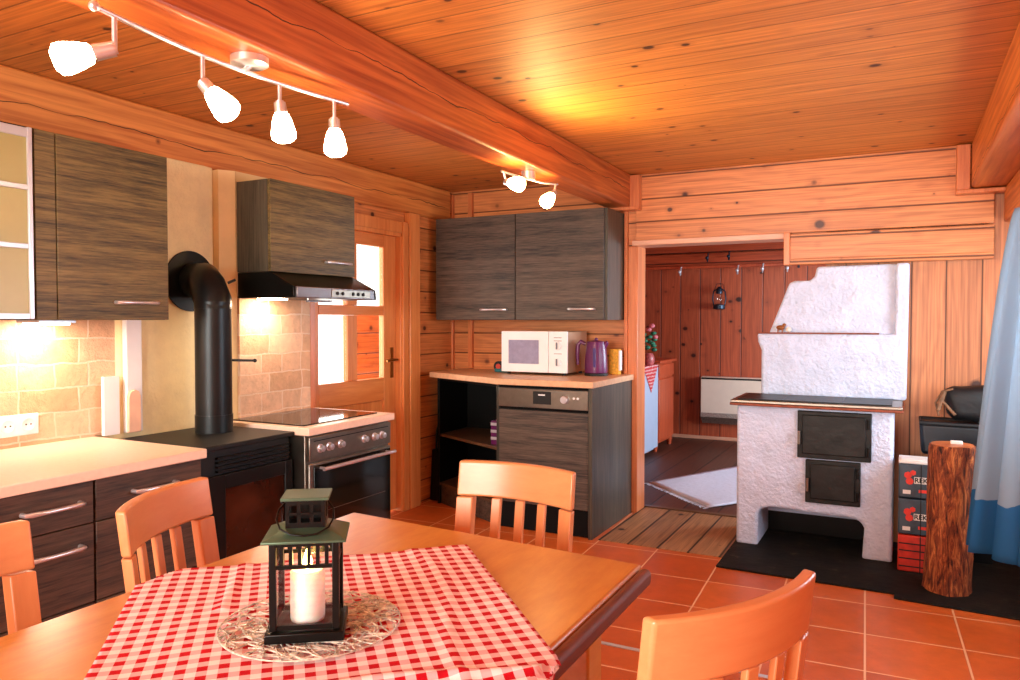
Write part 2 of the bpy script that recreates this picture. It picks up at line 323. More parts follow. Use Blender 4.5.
def link(name, b, mat, parent=None, bevel=0, smooth=False, local=False, label=None, solid=0, subsurf=0, seg=2):
    me = bpy.data.meshes.new(name); bmesh.ops.recalc_face_normals(b.bm, faces=b.bm.faces[:])
    o = bpy.data.objects.new(name, me); COL.objects.link(o)
    if parent is not None:
        o.parent = parent
        if not local:
            m = Matrix.Identity(4); p = parent; ch = []
            while p: ch.append(p); p = p.parent
            for q in reversed(ch): m = m @ q.matrix_basis
            b.bm.transform(m.inverted())
    b.bm.to_mesh(me); b.bm.free()
    for mm in (mat if isinstance(mat, list) else [mat]): me.materials.append(mm)
    if smooth: me.shade_smooth()
    if solid: md = o.modifiers.new('solid', 'SOLIDIFY'); md.thickness = solid; md.offset = 0
    if bevel:
        md = o.modifiers.new('bevel', 'BEVEL'); md.width = bevel; md.segments = seg; md.limit_method = 'ANGLE'; md.angle_limit = math.radians(40)
        if not smooth:
            me.shade_smooth(); 
            try: me.set_sharp_from_angle(angle=math.radians(35))
            except Exception: pass
    elif smooth:
        try: me.set_sharp_from_angle(angle=math.radians(50))
        except Exception: pass
    if subsurf: md = o.modifiers.new('sub', 'SUBSURF'); md.levels = md.render_levels = subsurf
    if label: o['label'] = label
    return o
def box(*a): return B().box(*a)
def struct(name, b, mat, label=None, parent=None, bevel=0, **k):
    o = link(name, b, mat, parent, bevel=bevel, **k); 
    if parent is None: o['kind'] = 'structure'
    if label: o['label'] = label
    return o
def thing(name, label, cat, loc=(0, 0, 0), rz=0, group=None, kind=None):
    o = bpy.data.objects.new(name, None); COL.objects.link(o); o.location = loc; o.rotation_euler = (0, 0, rz)
    o.matrix_basis = Matrix.Translation(loc) @ Matrix.Rotation(rz, 4, 'Z')
    o.empty_display_size = .1; o['label'] = label
    if kind: o['kind'] = kind
    else: o['category'] = cat
    if group: o['group'] = group
    return o
def tag(o, label, cat, group=None):
    o['label'] = label; o['category'] = cat
    if group: o['group'] = group
    return o
def copy_tree(o, parent=None):
    c = o.copy(); COL.objects.link(c); c.parent = parent
    for ch in list(o.children): copy_tree(ch, c)
    return c
def text(name, body, size, mat, parent, loc, rot, extrude=.0006, align='CENTER', bold=0):
    cu = bpy.data.curves.new(name, 'FONT'); cu.body = body; cu.size = size; cu.extrude = extrude; cu.align_x = align; cu.align_y = 'CENTER'; cu.offset = bold
    t = bpy.data.objects.new(name, cu); COL.objects.link(t)
    dg = bpy.context.evaluated_depsgraph_get(); me = bpy.data.meshes.new_from_object(t.evaluated_get(dg)); bpy.data.objects.remove(t)
    m = Matrix.Translation(loc) @ rot.to_4x4(); me.transform(m)
    bm = B(); bm.bm.from_mesh(me); bpy.data.meshes.remove(me)
    return link(name, bm, mat, parent)
def bar_handle(name, parent, p, q, out, r=.006, lift=.028):
    """bow handle between p and q standing off by out"""
    p, q, o = Vector(p), Vector(q), Vector(out)*lift; L = q-p
    return link(name, B().tube([p, p+o*.8, p+L*.08+o, p+L*.35+o*1.12, p+L*.65+o*1.12, q-L*.08+o, q+o*.8, q], [r, r, r*1.1, r*.9, r*.9, r*1.1, r, r], 10), M['chrome'], parent, smooth=True)
# ------------------------------------------------------------------ camera
f = 760.0
cam = bpy.data.objects.new('camera', bpy.data.cameras.new('camera')); COL.objects.link(cam); SC.camera = cam
cam.data.sensor_width = 36; cam.data.lens = f/1020*36; cam.data.clip_start = .02
cam.location = (0, 0, 1.28); cam.rotation_euler = (PI/2-math.atan(20/f), 0, math.atan(395/f))
# ------------------------------------------------------------------ room shell
XL, YB, ZC = -3.0, 4.85, 2.23
YF = -2.2; XR = .75
t = thing('floor', 'terracotta tiled floor with pale grout', '', kind='structure')
fb = B().box(XL-.1, XR+.1, YF-.1, 4.13, -.08, 0).box(XL-.1, -1.57, 4.13, YB+.1, -.08, 0).box(-.85, XR+.1, 4.13, YB+.1, -.08, 0)
bpy.data.objects.remove(t)
fl = struct('floor', fb, M['tile'], 'terracotta tiled floor with pale grout')
# move tile phase: object origin offset so that grout crosses (-.13, 3.389)
def phase(o, p):
    o.data.transform(Matrix.Translation((-p[0], -p[1], 0))); o.location = (p[0], p[1], 0)
phase(fl, (-.13, 3.389))
struct('floor', box(-1.57, -.85, 4.13, 5.02, -.08, .004), M['floorwood'], 'worn brown floorboards in front of the doorway')
struct('floor', box(-2.8, 1.4, 5.02, 8.4, -.08, 0), M['farfloor'], 'dark floorboards of the room beyond')
struct('trim_1', box(-1.57, -.85, 5.0, 5.05, 0, .012), M['shelfedge'], 'wooden sill across the doorway', bevel=.003)
struct('ceiling', box(XL-.1, XR+.1, YF-.1, YB+.1, ZC, ZC+.1), M['ceil'], 'varnished pine board ceiling')
# left wall with door opening
DY0, DY1, DZ = 3.24, 4.2, 1.86
wl = B().box(XL-.14, XL, YF, DY0, 0, ZC).box(XL-.14, XL, DY1, YB+.14, 0, ZC).box(XL-.14, XL, DY0, DY1, DZ, ZC)
struct('wall_left', wl, M['wall_hy'], 'pine boarded wall beside the kitchen units')
struct('wall_left', box(XL, XL+.012, -.6, 2.2, 0, 2.0), M['cream'], 'cream painted wall behind the wall cabinets')
struct('wall_left', B().prism([(XL, 2.60), (-2.925, 2.60), (-2.885, 2.665), (-2.885, 3.165), (XL, 3.165)], 2, 0, 2.0), M['cream'], 'cream painted wall behind the range hood')
# chimney breast
cb = B().prism([(XL, 2.06), (XL+.05, 2.10), (XL+.05, 2.55), (XL+.04, 2.598), (XL, 2.598)], 2, .5, 2.01)
struct('wall_chimney', cb, M['plaster2'], 'whitewashed chimney breast behind the stove pipe', bevel=.006)
struct('trim_2', box(XL+.012, XL+.075, 2.105, 2.18, .8, 1.9), M['whitepl'], 'white upright strip between tiles and chimney', bevel=.004)
# backsplash
struct('wall_tiles', box(XL+.012, XL+.03, -.5, 2.1, .8, 1.33), M['stone'], 'pale stone tile backsplash under the wall cabinets')
struct('wall_tiles', box(-2.885, -2.87, 2.672, 3.165, .8, 1.5), M['stone'], 'pale stone tile backsplash behind the hob')
struct('trim_3', box(XL, -2.872, 3.167, 3.21, 0, 1.95), M['trimz'], 'pine strip beside the hob tiles', bevel=.004)
# back wall (left part, over opening, right part)
OX0, OX1, OZ = -1.565, -.42, 1.787
wb = B().box(XL-.14, OX0, YB, YB+.14, 0, ZC).box(OX0, OX1, YB, YB+.14, OZ, ZC)
struct('wall_back', wb, M['wall_h'], 'horizontal pine boards of the end wall')
struct('wall_back', box(OX1, XR+.1, YB+.02, YB+.14, 0, ZC), M['wall_v'], 'upright old pine boards right of the chimney')
wb2 = B().box(OX0-.01, .417, YB-.03, YB+.019, 1.80, ZC)
struct('wall_back', wb2, M['wall_h'], 'upper horizontal pine boards over doorway and masonry cooker', bevel=.003)
struct('trim_4', B().box(-.615, .417, YB-.055, YB-.02, 1.64, 1.79).box(-.64, .417, YB-.06, YB-.01, 1.608, 1.643), M['wall_h'], 'boxed pine ledge above the masonry cooker', bevel=.004)
struct('trim_5', box(-.648, -.612, YB-.07, YB+.02, 1.605, 1.80), M['trimz'], 'upright end strip of the boxed ledge', bevel=.004)
struct('trim_6', box(OX0-.03, -.64, YB-.05, YB+.13, 1.765, 1.80), M['paletrim'], 'pale strip over the doorway', bevel=.004)
struct('trim_7', box(-1.631, OX0+.001, YB-.02, YB+.15, 0, 1.765), M['trimz'], 'left jamb of the doorway', bevel=.005)
struct('trim_8', box(-1.655, -1.632, YB-.03, YB, 0, 2.0), M['trimz'], 'narrow strip beside the wall cabinet', bevel=.003)
# corner battens
for k, (x, n) in enumerate(((XL-.02, 9), (-2.855, 10))):
    struct('trim_%d' % n, box(x, x+.035, YB-.03, YB, .925 if k else .0, ZC-.02), M['trimz'], 'pale upright batten in the corner' if k == 0 else 'pale upright batten behind the wall cabinet', bevel=.003)
# beams
def beam(name, pts, z0, z1, mat, label, bev=.012):
    b = B(); b.prism(pts, 2, z0, z1); return struct(name, b, mat, label, bevel=bev)
beam('trim_11', [(-1.725, YF), (-1.505, YF), (-1.60, YB-.07), (-1.755, YB-.07)], 2.015, ZC, M['beam'], 'heavy cracked pine ceiling beam')
beam('trim_12', [(XL-.05, YF), (XL+.02, YF), (XL+.02, YB-.06), (XL-.05, YB-.06)], 2.0, ZC, M['beam2'], 'pine wall beam above the wall cabinets')
beam('trim_13', [(.315, YF), (.60, YF), (.60, YB-.06), (.305, YB-.06)], 1.985, ZC, M['beam3'], 'pine ceiling beam at the right')
beam('trim_14', [(.46, YF), (.70, YF), (.70, YB-.02), (.46, YB-.02)], 1.80, 1.985, M['beam3'], 'lower pine beam carrying the curtain')
struct('trim_15', B().box(-1.60, -1.535, YB-.09, YB-.03, 2.0, ZC-.01).box(-1.74, -1.535, YB-.10, YB-.03, 1.995, 2.017), M['trimz'], 'bracket at the end of the main beam', bevel=.004)
struct('trim_16', B().box(.235, .30, YB-.10, YB-.03, 1.97, ZC-.01).box(.235, .46, YB-.11, YB-.03, 1.955, 1.978), M['trimz'], 'bracket at the end of the right beam', bevel=.004)
# right wall with window, front wall with an opening added for fill light
wr = B().box(XR, XR+.12, YF, 2.6, 0, ZC).box(XR, XR+.12, 4.4, YB+.14, 0, ZC).box(XR, XR+.12, 2.6, 4.4, 0, .75).box(XR, XR+.12, 2.6, 4.4, 1.75, ZC)
struct('wall_right', wr, M['wall_hy'], 'pine wall with the curtained window')
wf = B().box(XL-.1, -2.4, YF-.12, YF, 0, ZC).box(-.1, XR+.1, YF-.12, YF, 0, ZC).box(-2.4, -.1, YF-.12, YF, 0, .8).box(-2.4, -.1, YF-.12, YF, 2.0, ZC)
struct('wall_front', wf, M['wall_h'], 'pine wall behind the viewer')
def window(name, axis, pos, a0, a1, z0, z1, n, label):
    b = B(); d = .05
    def bx(u0, u1, w0, w1):
        if axis == 0: b.box(pos-d/2, pos+d/2, u0, u1, w0, w1)
        else: b.box(u0, u1, pos-d/2, pos+d/2, w0, w1)
    bx(a0, a1, z0, z0+.06); bx(a0, a1, z1-.06, z1); bx(a0, a0+.06, z0, z1); bx(a1-.06, a1, z0, z1)
    for k in range(1, n): c = a0+(a1-a0)*k/n; bx(c-.03, c+.03, z0, z1)
    w = thing(name, label, '', kind='structure'); link('window_frame', b, M['trimz'], w, bevel=.005)
    g = B(); 
    if axis == 0: g.box(pos-.003, pos+.003, a0+.05, a1-.05, z0+.05, z1-.05)
    else: g.box(a0+.05, a1-.05, pos-.003, pos+.003, z0+.05, z1-.05)
    link('pane', g, M['glass'], w)
window('window_1', 0, XR+.06, 2.6, 4.4, .75, 1.75, 2, 'window behind the curtain')
window('window_2', 1, YF-.06, -2.4, -.1, .8, 2.0, 3, 'unseen window added behind the viewer for fill light')
# ------------------------------------------------------------------ kitchen door (on the left wall)
dr = thing('door_1', 'pine door with four panes, two leafy bright ones showing', '', (XL, 3.4, 0), kind='structure')
fr = B().box(XL-.14, XL+.03, DY0-.0, DY0+.03, 0, DZ).box(XL-.14, XL+.03, DY1-.06, DY1+.0, 0, DZ).box(XL-.14, XL+.03, DY0, DY1, DZ-.03, DZ)
fr.box(XL, XL+.045, 4.155, 4.215, 0, 1.93).box(XL, XL+.035, 3.22, 4.155, 1.855, 1.93)
link('door_frame', fr, M['doorwood'], dr, bevel=.004)
link('door_casing', box(XL, XL+.05, 4.225, 4.345, 0, 2.0), M['doorwood'], dr, bevel=.006)
Xd0, Xd1 = XL-.045, XL-.005
leaf = B().box(Xd0, Xd1, 3.275, 3.385, 0.02, 1.83).box(Xd0, Xd1, 4.005, 4.135, .02, 1.83)
link('door_leaf', leaf, M['doorwood'], dr, bevel=.004)
rails = B()
for z0, z1 in ((.02, .14), (.76, .905), (1.31, 1.37), (1.75, 1.83)): rails.box(Xd0, Xd1, 3.386, 4.004, z0, z1)
link('door_rail', rails, M['doorwoodh'], dr, bevel=.004)
for z0, z1 in ((.906, 1.309), (1.371, 1.749)): link('mullion', box(Xd0, Xd1, 3.645, 3.735, z0, z1), M['doorwood'], dr, bevel=.003)
link('door_panel', B().box(Xd0+.012, Xd1-.012, 3.386, 4.004, .14, .76), M['doorwood'], dr, bevel=.01)
for y0, y1 in ((3.386, 3.644), (3.736, 4.004)):
    for z0, z1 in ((.906, 1.309), (1.371, 1.749)): link('pane', B().box(Xd0+.018, Xd0+.022, y0, y1, z0, z1), M['glass'], dr)
hd = link('door_handle', B().box(Xd1, Xd1+.006, 4.07, 4.1, .90, 1.10).cyl((Xd1, 4.085, 1.02), (Xd1+.05, 4.085, 1.02), .008).tube([(Xd1+.05, 4.085, 1.02), (Xd1+.055, 4.05, 1.02), (Xd1+.05, 3.97, 1.015)], .008), plain('brass_handle', (150, 100, 50), .3, .9), dr, bevel=.001)
# wooden boards seen through the lower right pane
struct('wall_outside', box(XL-.5, XL-.47, 4.31, 4.9, 0, 1.34), M['wall_hy'], 'timber partition seen through the door pane')
# ------------------------------------------------------------------ wall cabinets left
c = thing('wall_cabinet', 'wall cabinet with frosted glass front at the left picture edge', 'wall cabinet', (-2.82, 1.2, 1.28))
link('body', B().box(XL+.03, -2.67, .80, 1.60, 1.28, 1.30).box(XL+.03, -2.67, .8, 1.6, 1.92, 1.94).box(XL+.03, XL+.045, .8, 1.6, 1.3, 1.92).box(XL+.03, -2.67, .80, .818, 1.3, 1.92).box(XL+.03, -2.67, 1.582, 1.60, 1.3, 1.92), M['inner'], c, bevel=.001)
df = link('glass_door', B().box(-2.668, -2.648, 1.548, 1.563, 1.283, 1.935).box(-2.668, -2.648, .82, .84, 1.283, 1.935).box(-2.668, -2.65, .84, 1.548, 1.90, 1.932).box(-2.668, -2.65, .84, 1.548, 1.283, 1.303).box(-2.668, -2.65, .84, 1.548, 1.522, 1.54).box(-2.668, -2.65, .84, 1.548, 1.722, 1.74), M['alu'], c, bevel=.002)
link('pane', box(-2.662, -2.657, .84, 1.548, 1.3, 1.902), M['frost'], df)
def cabinet_left(name, lab, y0, y1, z0, z1, hy, filler=None, sidemat=None):
    c = thing(name, lab, 'wall cabinet', (-2.82, (y0+y1)/2, z0))
    yy0 = filler if filler else y0
    link('body', B().box(XL+.03 if filler else -2.869, -2.672, yy0, y1, z0, z1), sidemat or M['oak_z'], c, bevel=.0015)
    if filler: link('filler_panel', box(-2.671, -2.652, filler, y0-.003, z0, z1), M['oak_y'], c, bevel=.001)
    d = link('door', box(-2.670, -2.65, y0+.001, y1, z0+.001, z1), M['oak_y'], c, bevel=.0015)
    bar_handle('handle', d, (-2.65, hy[0], z0+.067), (-2.65, hy[1], z0+.067), (1, 0, 0), .0075, .024)
    return c
cabinet_left('wall_cabinet', 'dark oak wall cabinet left of the black stove pipe', 1.645, 2.098, 1.28, 1.935, (1.865, 2.035), filler=1.572)
c = cabinet_left('wall_cabinet', 'square dark oak wall cabinet above the range hood', 2.66, 3.275, 1.51, 1.945, (3.04, 3.225))
# under cabinet lamp
o = thing('under_cabinet_light', 'small lit lamp under the left wall cabinet', 'light', (-2.86, 1.72, 1.27))
link('housing', box(-2.93, -2.79, 1.66, 1.80, 1.268, 1.28), M['chrome'], o, bevel=.002)
link('lamp_glass', box(-2.915, -2.805, 1.675, 1.785, 1.262, 1.268), M['uclight'], o)
# range hood
h = thing('range_hood', 'black range hood with silver front strip under the square cabinet', 'range hood', (-2.75, 2.95, 1.38))
link('body', B().prism([(-2.868, 1.385), (-2.868, 1.508), (-2.655, 1.508), (-2.51, 1.437), (-2.505, 1.385)], 1, 2.66, 3.275), M['black'], h, bevel=.003)
link('front_strip', box(-2.506, -2.492, 2.665, 3.24, 1.384, 1.437), M['hoodsteel'], h, bevel=.004)
pn = link('control_panel', B().box(-2.492, -2.488, 2.90, 3.20, 1.392, 1.43), M['steel'], h, bevel=.006)
for y in (2.94, 2.98, 3.06, 3.10, 3.14): link('button', B().cyl((-2.488, y, 1.411), (-2.484, y, 1.411), .009), M['ink'], pn)
link('lamp_glass', box(-2.82, -2.72, 2.74, 2.84, 1.379, 1.385), M['uclight'], h)
link('rail', B().cyl((-2.56, 2.80, 1.372), (-2.56, 2.98, 1.372), .005).cyl((-2.56, 2.81, 1.372), (-2.56, 2.81, 1.386), .003).cyl((-2.56, 2.97, 1.372), (-2.56, 2.97, 1.386), .003), M['chrome'], h)
# ------------------------------------------------------------------ base units left
def base_unit(lab, y0, y1, hy):
    c = thing('base_cabinet', lab, 'base cabinet', (-2.65, (y0+y1)/2, 0), group=None)
    link('body', B().box(XL+.03, -2.342, y0, y1, .10, .765).box(XL+.05, -2.40, y0, y1, 0, .10), M['gap'], c, bevel=.001)
    for z0, z1, hz in ((.628, .762, .70), (.37, .624, .56), (.105, .366, .30)):
        d = link('drawer', box(-2.340, -2.32, y0+.003, y1-.003, z0, z1), M['oak_low'], c, bevel=.0015)
        bar_handle('handle', d, (-2.32, hy[0], hz), (-2.32, hy[1], hz), (1, 0, 0), .0075, .03)
    return c
base_unit('dark oak drawer cabinet at the far left, beside the picture edge', 1.135, 1.548, (1.32, 1.498))
base_unit('dark oak drawer cabinet next to the wood stove', 1.551, 1.972, (1.686, 1.85))
o = link('worktop', box(XL+.03, -2.305, 1.12, 1.985, .765, .80), M['worktop'], bevel=.004); tag(o, 'long pale worktop over the dark drawer cabinets', 'worktop')
# sockets
o = thing('power_socket', 'white double socket plate on the stone tiles', 'socket', (XL+.03, 1.68, .883))
link('plate', box(XL+.03, XL+.04, 1.60, 1.755, .842, .923), M['whitepl'], o, bevel=.004)
for y in (1.64, 1.715):
    s = link('socket_well', B().lathe([(.027, 0), (.027, .002), (.023, .003), (.02, .001), (.0, .001)], (0, 0, 0), 24, Matrix.Translation((XL+.04, y, .883)) @ Matrix.Rotation(PI/2, 4, 'Y')), M['whitepl'], o, smooth=True)
    link('hole', B().cyl((XL+.0405, y-.009, .883), (XL+.042, y-.009, .883), .003).cyl((XL+.0405, y+.009, .883), (XL+.042, y+.009, .883), .003), M['ink'], s)
# chopping boards leaning on the wall
o = link('chopping_board', B().box(XL+.055, XL+.073, 2.002, 2.072, .801, 1.045).cyl((XL+.073, 2.037, 1.015), (XL+.0745, 2.037, 1.015), .006), M['whitepl'], bevel=.004)
tag(o, 'narrow white chopping board leaning on the stone tiles', 'chopping board')
arch = [(2.10, .802), (2.158, .802), (2.158, .955), (2.15, .975), (2.129, .985), (2.108, .975), (2.10, .955)]
o = link('chopping_board', B().prism(arch, 0, -2.922, -2.906), plain('pink_board', (240, 190, 160), .5), bevel=.003); tag(o, 'round-topped pinkish board against the white strip', 'chopping board')
# ------------------------------------------------------------------ wood stove with pipe
s = thing('wood_stove', 'black wood stove with glass door and thick flue pipe', 'wood stove', (-2.7, 2.27, 0))
link('body', B().box(-2.90, -2.44, 2.0, 2.55, .05, .762).box(-2.88, -2.46, 2.02, 2.53, 0, .05), M['blackmat'], s, bevel=.005)
link('top_plate', box(-2.92, -2.415, 1.99, 2.56, .762, .782), M['blackmat'], s, bevel=.004)
lv = B()
for z in (.722, .704, .686, .668): lv.box(-2.44, -2.425, 2.14, 2.54, z, z+.008)
link('louvre', lv, M['black'], s, bevel=.001)
d = link('door', B().box(-2.44, -2.415, 2.02, 2.17, .06, .66).box(-2.44, -2.415, 2.50, 2.545, .06, .66).box(-2.44, -2.415, 2.17, 2.50, .60, .66).box(-2.44, -2.415, 2.17, 2.50, .06, .2), M['black'], s, bevel=.003)
link('pane', box(-2.436, -2.424, 2.165, 2.505, .195, .605), M['fireglass'], d)
link('handle', B().tube([(-2.415, 2.53, .36), (-2.385, 2.53, .36), (-2.385, 2.53, .46), (-2.415, 2.53, .46)], .007), M['chrome'], d, smooth=True)
px, py = -2.735, 2.395; R = .078
link('flue_pipe', B().cyl((px, py, .782), (px, py, 1.36), R, seg=40).cyl((px, py, .782), (px, py, .86), R+.003, seg=40), M['pipe'], s, smooth=True)
el = [(px, py, 1.33), (px, py, 1.365), (px-.06, py+.02, 1.435), (px-.12, py+.055, 1.462), (XL+.075, py+.055, 1.462)]
link('flue_elbow', B().tube(el, R+.002, 40), M['pipe'], s, smooth=True)
link('rosette', B().cyl((XL+.052, py+.055, 1.46), (XL+.060, py+.055, 1.46), .14, seg=48), M['pipe'], s, bevel=.002)
link('damper_handle', B().cyl((px+.05, py+.05, 1.10), (px+.14, py+.10, 1.098), .0055).sph((px+.145, py+.103, 1.098), .009), M['blackmat'], s, smooth=True)
link('elbow_screw', B().cyl((px+.05, py+.04, 1.445), (px+.075, py+.06, 1.46), .006), M['black'], s)
# ------------------------------------------------------------------ cooker
k = thing('cooker', 'built-in electric cooker with black glass hob and steel panel', 'cooker', (-2.65, 2.85, 0))
link('worktop', box(-2.868, -2.335, 2.562, 3.20, .765, .80), M['worktop'], k, bevel=.004)
link('hob', box(-2.85, -2.40, 2.60, 3.14, .80, .806), M['hob'], k, bevel=.002)
link('body', B().box(-2.868, -2.362, 2.565, 3.18, .0, .765), M['steel'], k, bevel=.002)
pn = link('control_panel', box(-2.362, -2.34, 2.572, 3.172, .65, .757), M['steel'], k, bevel=.003)
link('scale_line', box(-2.340, -2.339, 2.60, 3.15, .735, .739), M['ink'], pn)
for y in (2.64, 2.70, 2.78, 2.955, 3.035, 3.095):
    link('knob', B().lathe([(.020, 0), (.020, .004), (.015, .006), (.014, .022), (.0, .024)], (0, 0, 0), 20, Matrix.Translation((-2.34, y, .70)) @ Matrix.Rotation(PI/2, 4, 'Y')), M['chrome'], pn, smooth=True)
d = link('oven_door', B().box(-2.362, -2.342, 2.572, 3.172, .14, .636), M['steel'], k, bevel=.003)
link('oven_window', box(-2.342, -2.338, 2.60, 3.165, .16, .625), M['ovenglass'], d, bevel=.001)
link('handle', B().cyl((-2.30, 2.62, .612), (-2.30, 3.155, .612), .0085).cyl((-2.338, 2.64, .612), (-2.30, 2.64, .612), .006).cyl((-2.338, 3.13, .612), (-2.30, 3.13, .612), .006), M['chrome'], d, smooth=True)
link('oven_shelf', B().cyl((-2.3375, 2.66, .41), (-2.3375, 3.12, .41), .0012), M['steel'], d)
# ------------------------------------------------------------------ back wall cabinets
def back_cab(lab, x0, x1, hx, side=False):
    c = thing('wall_cabinet', lab, 'wall cabinet', ((x0+x1)/2, 4.7, 1.28))
    link('body', box(x0, x1, 4.522, YB-.002, 1.28, 1.985), M['oak_z'], c, bevel=.0015)
    d = link('door', box(x0+.0015, x1-.0015 if not side else x1-.018, 4.50, 4.52, 1.282, 1.983), M['oak_x'], c, bevel=.0015)
    bar_handle('handle', d, (hx[0], 4.5, 1.35), (hx[1], 4.5, 1.35), (0, -1, 0), .008, .024)
back_cab('left dark oak wall cabinet of the pair over the microwave', -2.925, -2.302, (-2.555, -2.365))
back_cab('right dark oak wall cabinet of the pair over the kettle', -2.299, -1.66, (-1.91, -1.738), True)
# lower units
c = thing('dishwasher', 'built-in dishwasher with dark oak front and steel control panel', 'dishwasher', (-1.9, 4.4, 0))
link('body', B().box(-2.22, -1.625, 4.14, 4.80, .0, .882), M['gap'], c, bevel=.001)
link('front_panel', box(-2.216, -1.628, 4.118, 4.14, .165, .733), M['oak_x'], c, bevel=.0015)
p = link('control_panel', box(-2.216, -1.628, 4.112, 4.14, .752, .866), M['steel'], c, bevel=.002)
link('display', box(-1.98, -1.862, 4.108, 4.112, .776, .852), M['ink'], p, bevel=.001)
link('display_mark', box(-1.945, -1.90, 4.1072, 4.108, .828, .836), M['whitepl'], p)
link('knob', B().cyl((-1.772, 4.112, .81), (-1.772, 4.088, .81), .026, .022), M['chrome'], p, bevel=.002)
for x in (-1.715, -1.69): link('button', B().cyl((x, 4.112, .82), (x, 4.107, .82), .007), M['whitepl'], p)
link('plinth', box(-2.22, -1.628, 4.16, 4.18, .0, .16), plain('blue_black_plinth', (22, 34, 48), .5), c)
link('side_panel', box(-1.624, -1.60, 4.11, YB-.005, 0, .884), M['oak_z'], c, bevel=.0015)
# open shelf unit with slanted front
c = thing('shelf_unit', 'open dark shelf unit with slanted front, left of the dishwasher', 'shelf unit', (-2.55, 4.5, 0))
A0, A1 = (-2.885, 4.455), (-2.226, 4.135)
def slab(z0, z1, ins=0, name='shelf', mat=None, x0=0, **kk):
    link(name, B().prism([(A0[0]+.018, A0[1]+ins), (A1[0]-.018, A1[1]+ins), (A1[0]-.018, YB-.02), (A0[0]+.018, YB-.02)], 2, z0, z1), mat or M['shelfedge'], c, bevel=.001)
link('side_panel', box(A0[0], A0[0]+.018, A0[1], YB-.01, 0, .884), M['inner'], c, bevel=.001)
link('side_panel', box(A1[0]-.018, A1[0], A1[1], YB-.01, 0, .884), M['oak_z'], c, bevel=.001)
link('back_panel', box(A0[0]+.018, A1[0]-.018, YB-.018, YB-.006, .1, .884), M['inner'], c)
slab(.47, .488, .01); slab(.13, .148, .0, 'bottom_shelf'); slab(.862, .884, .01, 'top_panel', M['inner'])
link('plinth', B().prism([(A0[0]+.02, A0[1]+.015), (A1[0]-.02, A1[1]+.015), (A1[0]-.02, A1[1]+.035), (A0[0]+.02, A0[1]+.035)], 2, 0, .129), M['oak_x'], c)
o = link('worktop', B().prism([(-2.915, 4.40), (-2.215, 4.085), (-1.588, 4.092), (-1.588, YB-.004), (-2.915, YB-.004)], 2, .885, .922), M['worktop2'], bevel=.004); tag(o, 'tan worktop over dishwasher and open shelf', 'worktop')
o = thing('carton', 'small purple and blue striped carton on the open shelf', 'carton', (-2.30, 4.3, .488))
link('box', box(-2.33, -2.262, 4.22, 4.34, .489, .64), M['purple'], o, bevel=.002)
for z in (.52, .565, .61): link('stripe', box(-2.331, -2.261, 4.2185, 4.22, z, z+.018), M['alu'], o)
# microwave
m = thing('microwave', 'white microwave oven with two dials on the tan worktop', 'microwave', (-2.14, 4.6, .922))
link('body', box(-2.372, -1.905, 4.462, 4.79, .94, 1.205), M['micside'], m, bevel=.004)
link('front_frame', box(-2.375, -2.035, 4.445, 4.462, .94, 1.207), M['whitepl'], m, bevel=.004)
d = link('control_panel', box(-2.032, -1.902, 4.447, 4.462, .94, 1.207), M['whitepl'], m, bevel=.003)
link('window', box(-2.32, -2.10, 4.441, 4.445, .995, 1.15), M['greyglass'], m, bevel=.004)
for z in (1.115, 1.01):
    kn = link('dial', B().cyl((-1.967, 4.447, z), (-1.967, 4.430, z), .028, .024, 28), M['whitepl'], m, bevel=.002)
    link('dial_grip', box(-1.972, -1.962, 4.424, 4.432, z-.022, z+.022), plain('grey_mark', (120, 120, 130), .5), kn)
for z in (1.165, 1.145, 1.062): link('mark', box(-1.995, -1.94, 4.4462, 4.447, z, z+.003), M['ink'], d)
for x in (-2.34, -1.94):
    for y in (4.49, 4.76): link('foot', B().cyl((x, y, .922), (x, y, .942), .012), M['ink'], m)
# kettle
kt = thing('kettle', 'purple electric kettle beside the microwave', 'kettle', (-1.78, 4.62, .922))
link('base', B().cyl((-1.765, 4.60, .922), (-1.765, 4.60, .94), .075, seg=32), M['ink'], kt, bevel=.003)
kb = B(); kb.lathe([(.072, 0), (.074, .02), (.070, .11), (.062, .18), (.058, .20), (.0, .212)], (-1.765, 4.60, .941), 30)
link('body', kb, M['purple'], kt, smooth=True)
link('lid_knob', B().sph((-1.765, 4.60, 1.155), .012), M['purple'], kt, smooth=True)
link('handle', B().tube([(-1.835, 4.59, 1.125), (-1.865, 4.585, 1.14), (-1.882, 4.58, 1.12), (-1.887, 4.58, 1.06), (-1.882, 4.58, .99)], [.012, .014, .014, .013, .009]), M['purple'], kt, smooth=True)
link('spout', B().tube([(-1.72, 4.605, 1.10), (-1.70, 4.607, 1.13), (-1.69, 4.608, 1.14)], [.02, .016, .01]), M['purple'], kt, smooth=True)
link('level_window', box(-1.758, -1.742, 4.522, 4.532, .98, 1.10), M['kwin'], kt, bevel=.002)
o = thing('packet', 'yellow and white packet standing behind the kettle', 'packet', (-1.66, 4.74, .922))
link('box', box(-1.72, -1.655, 4.72, 4.77, .923, 1.09), M['yellow'], o, bevel=.002)
link('panel', box(-1.655, -1.648, 4.722, 4.768, .95, 1.08), M['paper'], o)
o = thing('tape_dispenser', 'black and teal tape dispenser left of the microwave', 'tape dispenser', (-2.47, 4.58, .922))
link('base', B().box(-2.50, -2.385, 4.57, 4.61, .923, .948), M['teal'], o, bevel=.008)
link('reel', B().lathe([(.018, -.012), (.036, -.012), (.036, .012), (.018, .012)], (0, 0, 0), 24, Matrix.Translation((-2.47, 4.59, .962)) @ Matrix.Rotation(PI/2, 4, 'X')), M['ink'], o, smooth=True)
link('tape', B().cyl((-2.47, 4.576, .962), (-2.47, 4.604, .962), .019), plain('red_core', (190, 60, 40), .5), o)
